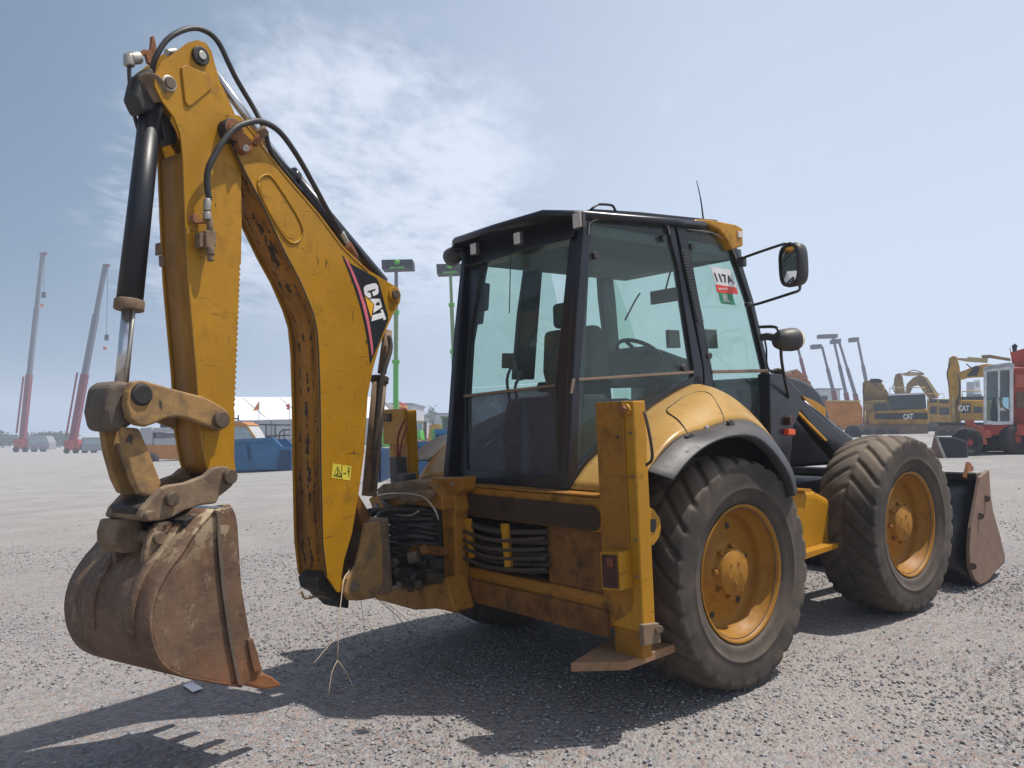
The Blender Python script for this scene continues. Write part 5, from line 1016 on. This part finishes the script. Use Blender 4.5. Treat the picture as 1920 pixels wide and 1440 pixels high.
for k in range(14):
    x_, y_ = rng.uniform(712, 822), rng.uniform(1040, 1100); c = PX(x_, y_, -1.2 + rng.uniform(-.03, .06)); mb = MB()
    if k % 2: mb.cyl(c, c + Vector((-.04, rng.uniform(-.05, .05), rng.uniform(-.02, .02))), rng.uniform(.018, .035), n=12)
    else: mb.box(c, (.05, rng.uniform(.04, .08), rng.uniform(.03, .06)))
    mb.build('valve_fitting', ('grease_black', 'coupler_dark', 'hose_dusty')[k % 3], ca, .004)
for k in range(9):
    a_ = PX(690 + 6 * k, 975 - 4 * (k % 3), -1.22); MB().tube([PX(720 + 10 * k, 955, -1.1), a_ + Vector((-.05, .02 * (k % 3), .03)), a_ + Vector((-.10, .03, -.05 - .03 * (k % 4))), PX(676 + 5 * k, 990 + 14 * k, -1.25)], .011 + .002 * (k % 2), 8, 5).build('kingpost_hose', ('hose_rubber', 'hose_dusty')[k % 2], ca)
for q in ((806, 911), (822, 911), (850, 908), (726, 925), (745, 921)): c = PX(*q, -1.13); MB().cyl(c, c + Vector((-.02, 0, 0)), .012, n=6).build('frame_bolt', 'coupler_dirty', ca)
MB().prism(px_([(744, 925), (800, 918), (806, 926), (800, 938), (756, 944)], -1.17), (.05, 0, 0)).build('link_plate', 'coupler_dirty', ca, .01)
mb = MB().tube([PX(700, 930, -1.2), PX(740, 925, -1.2), PX(790, 930, -1.18), PX(815, 955, -1.15), (PX(822, 975, -1.13))], .006, 6, 4).tube([PX(735, 965, -1.17), PX(770, 966, -1.17), PX(785, 958, -1.17)], .006, 6, 3); mb.build('carriage_cable', 'steel_light', ca)
# black valve block beside the left column
MB().box((-1.0, .90, 1.27), (.09, .09, .18)).box((-1.0, .80, 1.22), (.10, .10, .06)).build('valve_block', 'black_plastic', ca, .01)
MB().tube([(-1.0, .90, 1.36), (-.98, .92, 1.5), (-.93, .90, 1.62)], .008, 6, 4).tube([(-1.0, .88, 1.36), (-.99, .86, 1.46), (-.95, .84, 1.58)], .007, 6, 4).build('red_hose', plain('red_hose_rubber', (.24, .03, .02), .6), ca)
# ---------------------------------------------------------------- digging arm
# kingpost fork
kp = empty('kingpost'); kp.parent = ROOT
fk = [(687, 981), (712, 978), (718, 1031), (718, 1094), (703, 1122), (675, 1126), (656, 1126), (646, 1110), (652, 1085), (669, 1062), (678, 1031)]
for sh_ in (0, 0.290): MB().prism([p + WV * sh_ for p in pb(fk, 0.16)], WV * .03).build('fork_plate', 'link_dirty', kp, .005)
MB().prism(pb([(694, 975), (730, 970), (738, 1110), (716, 1118)], .12), WV * .26).build('kingpost_body', 'coupler_dirty', kp, .015)
MB().prism(pb([(672, 925), (690, 955), (700, 985), (688, 1000), (676, 975), (668, 945)], .08), WV * .16).build('boom_cylinder_foot', 'low_yellow', kp, .008)
mb = MB().cyl(PB(664, 1099, .175), PB(664, 1099, -.14), .032); mb.build('pivot_pin', 'pin_steel', kp, .004)
MB().tube([PB(566, 1108, .05), PB(572, 1122, .05), PB(600, 1118, .05), PB(640, 1128, .05)], .007, 6, 3).build('bent_rod', 'coupler_dirty', kp)
# boom
boom = empty('boom'); boom.parent = ROOT
BW = .24; BO = .12
right_edge = [(430, 214), (448, 216), (464, 232), (480, 252), (500, 282), (545, 338), (600, 402), (645, 463), (692, 507), (735, 533), (747, 540), (752, 553), (750, 567), (737, 590), (727, 612), (712, 648), (700, 690), (690, 740), (683, 850), (672, 930), (660, 1000), (645, 1052), (640, 1085), (655, 1100), (648, 1112), (632, 1110), (612, 1080)]
left_edge = [(605, 1020), (603, 950), (601, 860), (600, 760), (597, 660), (592, 608), (582, 575), (560, 523), (533, 472), (505, 412), (480, 362), (452, 308), (434, 268), (422, 240)]
bs = MB().prism(pb(right_edge + left_edge, BO), WV * .012)
bs.build('boom_side_plate', 'boom_yellow', boom, .002)
MB().prism([p + WV * (BW - .012) for p in pb(right_edge + left_edge, BO)], WV * .012).build('boom_side_plate', 'boom_yellow', boom, .002)
# underside plate (the worn face turned to the bucket) and top plate
uq = [PB(x, y, BO - .013) for x, y in ([(612, 1080)] + left_edge)[:-2]]
uq = resample(spline(uq, 3), 60)
MB().grid([[p + Vector((.006, 0, 0)), p + Vector((.006, 0, 0)) + WV * (BW - .026)] for p in uq], smooth=True).build('boom_underside', 'grimy_yellow', boom, solid=.012)
tq = [PB(x, y, BO - .013) for x, y in right_edge[2:-4]]
MB().grid([[p, p + WV * (BW - .026)] for p in [q + Vector((-.012, 0, -.004)) for q in tq]], smooth=False).build('boom_top_plate', 'grimy_yellow', boom, solid=.012)
MB().tube([p + WV * -.001 for p in pb([(612, 1080)] + left_edge[:-1], BO)], .0045, 6, 2).build('edge_weld', 'grease_black', boom)
MB().tube([p + WV * -.001 for p in pb([(x - 3, y + 2) for x, y in right_edge[2:9]], BO)], .0035, 6, 2).build('edge_weld', 'side_brown', boom)
# dark lower tip
MB().prism(pb([(592, 1085), (612, 1066), (640, 1098), (655, 1124), (654, 1141), (640, 1138), (618, 1116), (596, 1104)], BO - .03), WV * .15).build('boom_foot_guard', 'grease_black', boom, .006)
# racetrack recess and boss
rt = [(484, 344), (489, 333), (499, 328), (512, 335), (541, 378), (560, 410), (568, 432), (563, 449), (550, 456), (535, 446), (512, 410), (492, 372)]
rc = spline(pb(rt, BO + .003), 5, True); MB().tube(rc + [rc[0]], .007, 8, 1).build('recess_rim', 'boom_yellow', boom)
MB().prism([Vector(p) for p in spline(pb([(x * .86 + 525 * .14, y * .86 + 392 * .14) for x, y in rt], BO + .0025), 3, True)], WV * .002).build('recess_plate', 'boom_yellow', boom)
mb = MB(); c = PB(738, 553, BO)
b = MB().cyl(c - WV * .012, c + WV * .01, .052, n=28).build('kink_boss', 'boom_yellow', boom, .004)
MB().cyl(c - WV * .03, c + WV * BW, .032, n=24).build('boss_pin', 'pin_steel', b, .004)
# decal
dk = MB().prism(pb([(641, 478), (652, 506), (664, 537), (675, 573), (683, 607), (690, 645), (694, 684), (702, 664), (712, 640), (728, 600), (727, 590), (711, 531), (706, 521), (657, 494)], BO + .0015), WV * .002).build('boom_decal', 'black_print', boom)
MB().prism(pb([(646, 483), (651, 486), (663, 510), (675, 540), (686, 573), (694, 610), (699, 645), (700, 660), (697.5, 668), (694, 640), (688, 606), (680, 573), (669, 538), (657, 507)], BO + .003), WV * .001).build('pink_stripe', 'pink_print', dk)
S8 = lambda l: [(620 + x / 8, 460 + y / 8) for x, y in l]
mb = MB()
mb.prism(pb(S8([(497, 650), (505, 620), (540, 595), (650, 568), (688, 577), (710, 610), (722, 690), (705, 735), (640, 762), (622, 700), (674, 674), (668, 650), (552, 690), (556, 712), (592, 705), (612, 775), (575, 792), (510, 738)]), BO + .003), WV * .001)
mb.prism(pb(S8([(582, 803), (737, 800), (748, 835), (690, 862), (672, 895), (694, 905), (765, 895), (775, 925), (640, 1015), (655, 885)]), BO + .003), WV * .001)
mb.prism(pb(S8([(730, 845), (750, 838), (772, 915), (742, 898), (738, 870)]), BO + .003), WV * .001)
mb.prism(pb(S8([(612, 1140), (628, 1048), (765, 1010), (748, 962), (785, 965), (832, 1108), (797, 1125), (785, 1088)]), BO + .003), WV * .001)
mb.build('white_letters', 'white_paint', dk)
MB().prism(pb(S8([(515, 760), (645, 885), (608, 1085), (560, 930)]), BO + .003), WV * .001).build('yellow_triangle', 'logo_yellow', dk)
st = MB().prism(pb([(624, 869), (659, 874), (657, 901), (622, 896)], BO + .0015), WV * .002).build('warning_label', 'yellow_print', boom)
mb = MB()
for a_, b_ in (((626, 892), (633, 875)), ((633, 875), (640, 893)), ((626, 891), (640, 894)), ((641, 872), (641, 898)), ((644, 887), (650, 887.5)), ((654, 878), (654, 894)), ((652, 883), (656, 884)), ((630, 889), (636, 889)), ((633, 881), (633, 888))): mb.bar(PB(*a_, BO + .003), PB(*b_, BO + .003), .0035, .0012, WV)
mb.cyl(PB(654, 878, BO + .004), PB(654, 878, BO + .002), .006, n=10); mb.build('label_symbols', 'black_print', st)
# boom cylinder down the front side of the boom, with hoses
mb = MB().cyl(PB(727, 620, 0), PB(716, 700, 0), .03).cyl(PB(712, 712, 0), PB(692, 930, 0), .048); mb.build('boom_cylinder', 'coupler_dirty', boom)
MB().cyl(PB(713, 706, 0), PB(711.5, 718, 0), .058).build('cylinder_collar', 'hose_dusty', boom, .004)
MB().tube([PB(730, 630, .05), PB(732, 655, .07), PB(722, 690, .08), PB(712, 725, .07), PB(706, 800, .06), PB(700, 880, .06)], .016, 8, 4).tube([PB(728, 640, -.04), PB(722, 680, -.02), PB(716, 720, .05), PB(698, 920, .05)], .012, 8, 4).build('boom_hose', 'hose_dusty', boom)
# stick cylinder on top of the boom
mb = MB().cyl(PB(715, 530, 0), PB(545, 330, 0), .050).cyl(PB(552, 338, 0), PB(542, 327, 0), .058); mb.build('stick_cylinder', 'black_paint', boom)
MB().cyl(PB(545, 330, 0), PB(392, 125, 0), .026).build('cylinder_rod', 'chrome', boom)
# boom tip pivot
c = PB(432, 246, BO); mb = MB().cyl(c - WV * .035, c + WV * (BW + .02), .062, n=28); mb.build('stick_pivot', 'grease_black', boom, .006)
mb = MB()
for r_, o_ in ((.055, .038), (.044, .048), (.03, .055)): mb.cyl(c - WV * o_, c - WV * (o_ - .012), r_, n=24)
mb.build('pivot_rings', 'rust_orange', boom)
mb = MB().prism(pb([(444, 252), (458, 248), (472, 262), (474, 280), (462, 290), (448, 276)], BO + .04), WV * .05).prism(pb([(474, 268), (484, 250), (489, 243), (492, 262), (484, 274)], BO + .02), WV * .02); mb.build('hose_bracket', 'rust_orange', boom, .005)
mb = MB().cyl(PB(461, 278, BO + .055), PB(461, 278, BO + .03), .018, n=8); mb.build('bracket_bolt', 'steel_light', boom, .002)
MB().cyl(PB(487, 241, BO + .01), PB(497, 254, BO + .01), .028).build('hose_clamp', 'coupler_dirty', boom, .004)
# ---------------------------------------------------------------- stick
stick = empty('stick'); stick.parent = ROOT
SO = .095; SWD = .215
lft = [(290, 160), (291, 140), (301, 118), (333, 95), (352, 80), (370, 75), (386, 80), (397, 96), (403, 120), (412, 152), (428, 186), (446, 226), (452, 300), (453, 420), (452, 492)]
teeth = []
for i in range(27):
    t = i / 27; y = 494 + 275 * t; x = 452 - 11 * t; teeth += [(x, y), (x - 3.2, y + 5)]
rest = [(440, 772), (439, 860), (443, 893), (436, 908), (420, 910), (404, 903), (392, 890), (384, 860), (374, 800), (369, 700), (360, 600), (353, 520), (347, 400), (343, 292), (338, 250), (327, 220), (305, 190)]
MB().prism(pb(lft + teeth + rest, SO), WV * .012).build('stick_side_plate', 'boom_yellow', stick)
MB().prism([p + WV * (SWD - .012) for p in pb(lft + teeth + rest, SO)], WV * .012).build('stick_side_plate', 'boom_yellow', stick)
rear = resample(spline(pb([(343, 285), (347, 400), (353, 520), (360, 600), (369, 700), (374, 800), (384, 860), (392, 888)], SO - .013), 3), 30)
MB().grid([[p + X_ * .005, p + X_ * .005 + WV * (SWD - .026)] for p in rear]).build('stick_rear_plate', 'side_brown', stick, solid=.01)
fr_ = pb([(428, 190), (444, 226), (450, 300), (451, 420), (449, 500), (438, 770), (436, 860)], SO - .013)
MB().grid([[p - X_ * .01, p - X_ * .01 + WV * (SWD - .026)] for p in resample(fr_, 20)]).build('stick_front_plate', 'link_dirty', stick, solid=.01)
MB().prism(pb([(341, 126), (348, 121), (397, 141), (401, 156), (398, 165), (360, 197), (353, 199), (348, 190)], SO + .012), WV * .014).build('raised_plate', 'boom_yellow', stick, .004)
c = PB(374, 106, SO); mb = MB().cyl(c - WV * .02, c + WV * .21, .048, n=28); mb.build('upper_pin', 'grease_black', stick, .005)
c2_ = PB(379, 104, SO + .02); MB().cyl(c2_ - WV * .008, c2_, .022, n=20).build('pin_cap', 'steel_light', stick, .003)
c = PB(316, 157, SO); MB().cyl(c - WV * .012, c + WV * .20, .040, n=28).build('rear_pin', 'steel_light', stick, .005)
MB().cyl(c - WV * .022, c, .029, n=24).build('pin_bush', 'pin_steel', stick, .003)
# bucket cylinder
bc = empty('bucket_cylinder'); bc.parent = ROOT
t_ = PB(284, 195, 0); q_ = PB(242, 574, 0); e_ = PB(227, 728, 0)
MB().cyl(t_, q_, .052, .060, n=32).build('barrel', 'barrel_black', bc)
MB().cyl(PB(286, 172, 0), t_, .062).cyl(PB(284, 165, -.07), PB(284, 165, .07), .07).build('cylinder_eye', 'coupler_dirty', bc, .008)
MB().prism(pb([(262, 140), (285, 122), (300, 150), (296, 205), (268, 212), (252, 180)], .055), WV * .11).build('cylinder_head', 'grease_black', bc, .02, 3)
d_ = (q_ - t_).normalized(); MB().cyl(q_ - d_ * .03, q_ + d_ * .02, .068, n=32).build('gland', 'coupler_dirty', bc, .005)
MB().cyl(q_, e_, .031, n=24).build('rod', 'chrome', bc)
MB().cyl(q_ + WV * -.045, e_ - WV * .03, .007, n=8).build('guard_tube', 'steel_light', bc)
# lug between the cylinder and the stick, its shadow put into the black colour
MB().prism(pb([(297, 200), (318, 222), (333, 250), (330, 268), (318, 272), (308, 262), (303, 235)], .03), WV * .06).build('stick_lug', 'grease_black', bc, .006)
# bucket linkage
lk = empty('bucket_linkage'); lk.parent = ROOT
armp = [(248, 716), (262, 713), (275, 714), (319, 727), (360, 738), (381, 743), (402, 753), (416, 762), (428, 770), (432, 785), (428, 799), (416, 807), (402, 805), (391, 799), (370, 791), (350, 784), (330, 782), (310, 785), (292, 794), (275, 800), (258, 797), (244, 785), (238, 760), (240, 735)]
MB().prism(pb(armp, .155), WV * .05).build('tipping_arm', 'link_dirty', lk, .012, 3)
MB().prism([p + WV * .26 + (UV_ * .015) for p in pb(armp, .155)], WV * .05).build('tipping_arm', 'link_dirty', lk, .012, 3)
c = PB(414, 787, .165); MB().cyl(c - WV * .02, c + WV * .34, .043, n=28).build('arm_pin', 'pin_steel', lk, .006)
c = PB(264, 740, .15); MB().cyl(c - WV * .02, c + WV * .32, .052, n=28).build('crosshead_pin', 'grease_black', lk, .012)
MB().prism(pb([(206, 722), (222, 714), (250, 716), (262, 745), (258, 792), (232, 808), (206, 808), (198, 770)], .09), WV * .20).build('crosshead', 'coupler_dark', lk, .03, 3)
MB().prism(pb([(228, 800), (262, 803), (282, 850), (304, 906), (296, 925), (280, 932), (262, 925), (250, 900), (236, 850)], .10), WV * .045).build('push_link', 'link_dirty', lk, .012, 3)
MB().prism([p + WV * .155 for p in pb([(228, 800), (262, 803), (282, 850), (304, 906), (296, 925), (280, 932), (262, 925), (250, 900), (236, 850)], .10)], WV * .045).build('push_link', 'link_dirty', lk, .012, 3)
MB().prism(pb([(238, 830), (262, 825), (290, 905), (268, 915)], .055), WV * .11).build('link_web', 'coupler_dirty', lk, .01)
# quick coupler
qc = empty('quick_coupler'); qc.parent = ROOT
cp = [(303, 916), (316, 910), (350, 905), (387, 891), (400, 879), (414, 874), (428, 875), (440, 884), (442, 896), (437, 911), (424, 922), (412, 931), (406, 944), (375, 948), (345, 958), (325, 970), (303, 976), (275, 978), (262, 972), (268, 955), (284, 937)]
for sh_ in (0, 0.245): MB().prism([p + WV * sh_ for p in pb(cp, 0.145)], WV * .045).build('coupler_plate', 'coupler_dirty', qc, .010, 3)
MB().prism(pb([(250, 950), (284, 938), (330, 925), (400, 915), (405, 935), (345, 952), (300, 972), (262, 974)], .10), WV * .20).build('coupler_body', 'grease_black', qc, .01)
for q, r_, mt in (((431, 894), .038, 'pin_steel'), ((322, 936), .033, 'pin_steel'), ((281, 967), .025, 'coupler_dirty')):
    c = PB(*q, .16); MB().cyl(c - WV * .015, c + WV * .30, r_, n=24).build('coupler_pin', mt, qc, .005)
MB().prism(pb([(215, 1000), (222, 975), (262, 972), (270, 990), (268, 1036), (232, 1038), (216, 1020)], -.02), WV * .16).build('coupler_hook', 'coupler_dirty', qc, .012)
# ---------------------------------------------------------------- bucket
bu = empty('digging_bucket'); bu.parent = ROOT
BB = .30; BWD = .70
arc = [(403, 957), (379, 983), (360, 1008), (342, 1037), (322, 1063), (308, 1085), (296, 1108), (289, 1130), (285, 1150), (284, 1172), (287, 1200), (296, 1227), (307, 1245), (322, 1257), (345, 1267), (380, 1274), (413, 1280), (453, 1286)]
front = [(488, 1262), (478, 1232), (470, 1199), (460, 1150), (453, 1099), (449, 1040), (446, 985), (442, 965), (436, 951), (420, 951)]
for sh_ in (0, BWD - .02): MB().prism([p + WV * sh_ for p in pb(arc + front, BB)], WV * .02).build('bucket_side_plate', 'bucket_rust', bu, .004)
shell = resample(spline(pb(arc, BB - .0), 4), 48)
nrm_in = []
MB().grid([[p + WV * (BWD * k / 8) for k in range(9)] for p in shell]).build('bucket_shell', 'bucket_rust', bu, solid=.018)
MB().prism(pb([(403, 957), (436, 951), (442, 965), (446, 985), (453, 1099), (470, 1199), (493, 1256), (488, 1262), (455, 1288), (446, 1283), (430, 1200), (418, 1100), (412, 1020), (408, 975)], BB + .014), WV * .016).build('side_cutter', 'bucket_rust', bu, .004)
MB().prism(pb([(407, 962), (410, 962), (416, 1020), (422, 1100), (436, 1200), (450, 1270), (446, 1280), (430, 1200), (416, 1100), (409, 1020)], BB + .018), WV * .005).build('cutter_weld', 'coupler_dark', bu)
MB().prism(pb([(465, 1200), (474, 1196), (484, 1225), (490, 1256), (478, 1262), (470, 1230)], BB + .03), WV * .016).build('cutter_lug', 'bucket_rust', bu, .004)
# lip and teeth
la = PB(453, 1284, BB); lb = la + WV * BWD; tdir = (PB(525, 1285, BB) - PB(460, 1276, BB)).normalized()
MB().prism(pb([(430, 1279), (456, 1287), (492, 1264), (486, 1250)], BB), WV * BWD).build('cutting_lip', 'bucket_rust', bu, .004)
for k in range(4):
    o_ = BB + .012 - k * (BWD - .062) / 3
    tt = [(448, 1272), (478, 1262), (494, 1262), (508, 1268), (522, 1279), (528, 1286), (515, 1289), (494, 1293), (474, 1289), (455, 1282)]
    q = pb(tt, BB); sh_ = WV * (BB + .012 - o_)
    MB().prism([p + sh_ - WV * .012 for p in q], WV * .062).build('tooth', 'rust_orange', bu, .012, 3)
# ears and top pads with remains of cream paint
ear = [(300, 980), (312, 977), (330, 980), (345, 990), (330, 1020), (312, 1045), (298, 1060), (286, 1078), (270, 1070), (270, 1040), (276, 1010), (286, 990)]
for sh_ in (0, 0.230): MB().prism([p + WV * sh_ for p in pb(ear, 0.13)], WV * .03).build('bucket_ear', 'bucket_rust', bu, .005)
c = PB(300, 1009, .145); MB().cyl(c - WV * .01, c + WV * .28, .03, n=24).build('ear_pin', 'coupler_dirty', bu, .004)
MB().prism(pb([(345, 975), (400, 955), (425, 950), (412, 958), (380, 990), (350, 1000)], .22), WV * .44).build('bucket_bridge', 'black_paint', bu, .006)
for off in (.10, -.13): MB().prism(pb([(345, 985), (400, 950), (432, 945), (438, 958), (400, 985), (360, 1010)], off), WV * .03).build('front_ear', 'coupler_dirty', bu, .005)
mb = MB()
for yy in (-.16, .16):
    pts = [p + WV * (BB + yy) for p in shell[3:26]]
    nn = [Vector((-.75, 0, .55)).normalized() * .014] * len(pts)
    mb.grid([[p + n_ - WV * .03, p + n_ + WV * .03] for p, n_ in zip(pts, nn)])
mb.build('wear_strip', 'bucket_rust', bu, solid=.02)
# ---------------------------------------------------------------- arm hoses
ho = empty('arm_hoses'); ho.parent = ROOT
def hose(l, r=.014, name='hose'): MB().tube([PB(x, y, o) for x, y, o in l], r, 10, 6).build(name, 'hose_rubber', ho)
hose([(392, 376, .15), (388, 339, .16), (392, 312, .17), (403, 290, .18), (416, 268, .19), (440, 241, .20), (465, 230, .20), (490, 228, .19), (523, 246, .17), (556, 290, .15), (588, 346, .13), (614, 394, .11), (636, 432, .09), (650, 462, .07)], .016)
hose([(284, 139, .02), (292, 108, .05), (312, 76, .07), (338, 59, .08), (366, 53, .08), (392, 62, .08), (411, 82, .08), (428, 117, .08), (441, 144, .07), (457, 172, .06), (474, 200, .06), (487, 224, .08), (498, 250, .11), (505, 278, .10), (520, 304, .08), (541, 330, .05), (565, 360, .03)], .014)
hose([(242, 122, 0), (243, 150, .0), (247, 190, -.02), (255, 228, -.06), (264, 260, -.09), (270, 300, -.10)], .010)
hose([(650, 462, .07), (668, 488, .02), (690, 512, -.02), (712, 535, -.02)], .022)
MB().cyl(PB(389, 373, .15), PB(388, 396, .15), .019, n=16).cyl(PB(388, 398, .15), PB(389, 412, .15), .021, n=16).build('hose_ferrule', 'steel_light', ho, .003); MB().cyl(PB(640, 436, .09), PB(652, 460, .075), .020, n=14).build('hose_ferrule', 'steel_light', ho, .003)
MB().prism(pb([(363, 402), (369, 400), (371, 409), (400, 411), (401, 418), (366, 418), (362, 412)], .15), WV * .03).cyl(PB(650, 458, .085), PB(664, 482, .05), .030).build('hose_mount', 'rust_orange', ho, .003)
mb = MB().prism(pb([(386, 432), (405, 431), (407, 462), (387, 464)], .165), WV * .06).prism(pb([(374, 436), (384, 436), (384, 462), (375, 464)], .15), WV * .04).cyl(PB(393, 412, .15), PB(394, 434, .15), .016).cyl(PB(394, 462, .15), PB(394, 478, .15), .022).cyl(PB(394, 478, .15), PB(395, 490, .15), .016); mb.build('pipe_coupling', 'coupler_dirty', ho, .005)
MB().prism(pb([(362, 432), (374, 434), (374, 462), (364, 462)], .105), WV * .02).build('coupling_mount', 'boom_yellow', ho, .003)
mb = MB().cyl(PB(243, 110, 0), PB(262, 108, 0), .030).cyl(PB(242, 103, 0), PB(242, 124, 0), .026); MB().cyl(PB(312, 99, -.02), PB(330, 97, -.02), .02).build('pipe_end', 'steel_light', ho, .004); mb.build('elbow_fitting', 'steel_light', ho, .006)
MB().prism(pb([(262, 100), (270, 92), (282, 94), (284, 84), (285, 68), (289, 66), (293, 84), (296, 104), (288, 122), (278, 118), (274, 102), (266, 108)], .01), WV * .02).build('fitting_bracket', 'rust_orange', ho, .003)
mb = MB().prism(pb([(297, 456), (302, 454), (304, 478), (297, 478)], -.05), WV * .03).cyl(PB(303, 480, -.07), PB(304, 500, -.07), .014); mb.build('stick_valve', 'coupler_dirty', ho, .003)
# ---------------------------------------------------------------- dry plant caught under the arm: a thing of its own
tg = empty('dry_branch', MO, A.to_euler()); tag(tg, 'dry bleached forked twig hanging from the foot of the digging arm', 'twig')
MB().tube([PB(654, 1072, .2), PB(645, 1085, .25), (PB(640, 1120, .28)), PB(635, 1170, .3), PB(633, 1238, .3)], .0030, 5, 3).tube([PB(633, 1238, .3), PB(622, 1262, .31), PB(616, 1304, .32)], .0024, 5, 3).tube([PB(633, 1238, .3), PB(650, 1262, .3), PB(665, 1294, .3)], .0024, 5, 3).tube([PB(626, 1200, .3), PB(610, 1218, .3), PB(588, 1244, .3)], .0018, 5, 3).build('twig', 'dry_twig', tg)
MB().tube([PB(656, 1070, .2), PB(668, 1085, .22), PB(676, 1120, .22), PB(682, 1170, .25), PB(688, 1215, .25)], .0016, 5, 3).tube([PB(690, 1105, .2), PB(715, 1130, .15), PB(745, 1155, .1), PB(770, 1190, .05)], .0024, 5, 3).tube([PB(735, 1148, .12), PB(744, 1170, .1), PB(748, 1188, .1)], .0016, 5, 3).tube([PB(700, 1118, .15), PB(740, 1142, .1), PB(782, 1180, .05)], .0016, 5, 3).build('green_twig', 'green_twig', tg)
# ================================================================== dusty air
hm_, t_, b_ = new_mat('haze'); t_.nodes.remove(b_); pv = node(t_, 'ShaderNodeVolumePrincipled', {'Color': (.76, .86, 1.0, 1), 'Density': .0018, 'Anisotropy': .2}); t_.links.new(pv.outputs[0], t_.nodes['Material Output'].inputs['Volume']); MATS['haze'] = hm_
hz = MB().box((0, 590, 10), (1280, 1280, 56)).build('haze', 'haze'); tag(hz, kind='stuff')
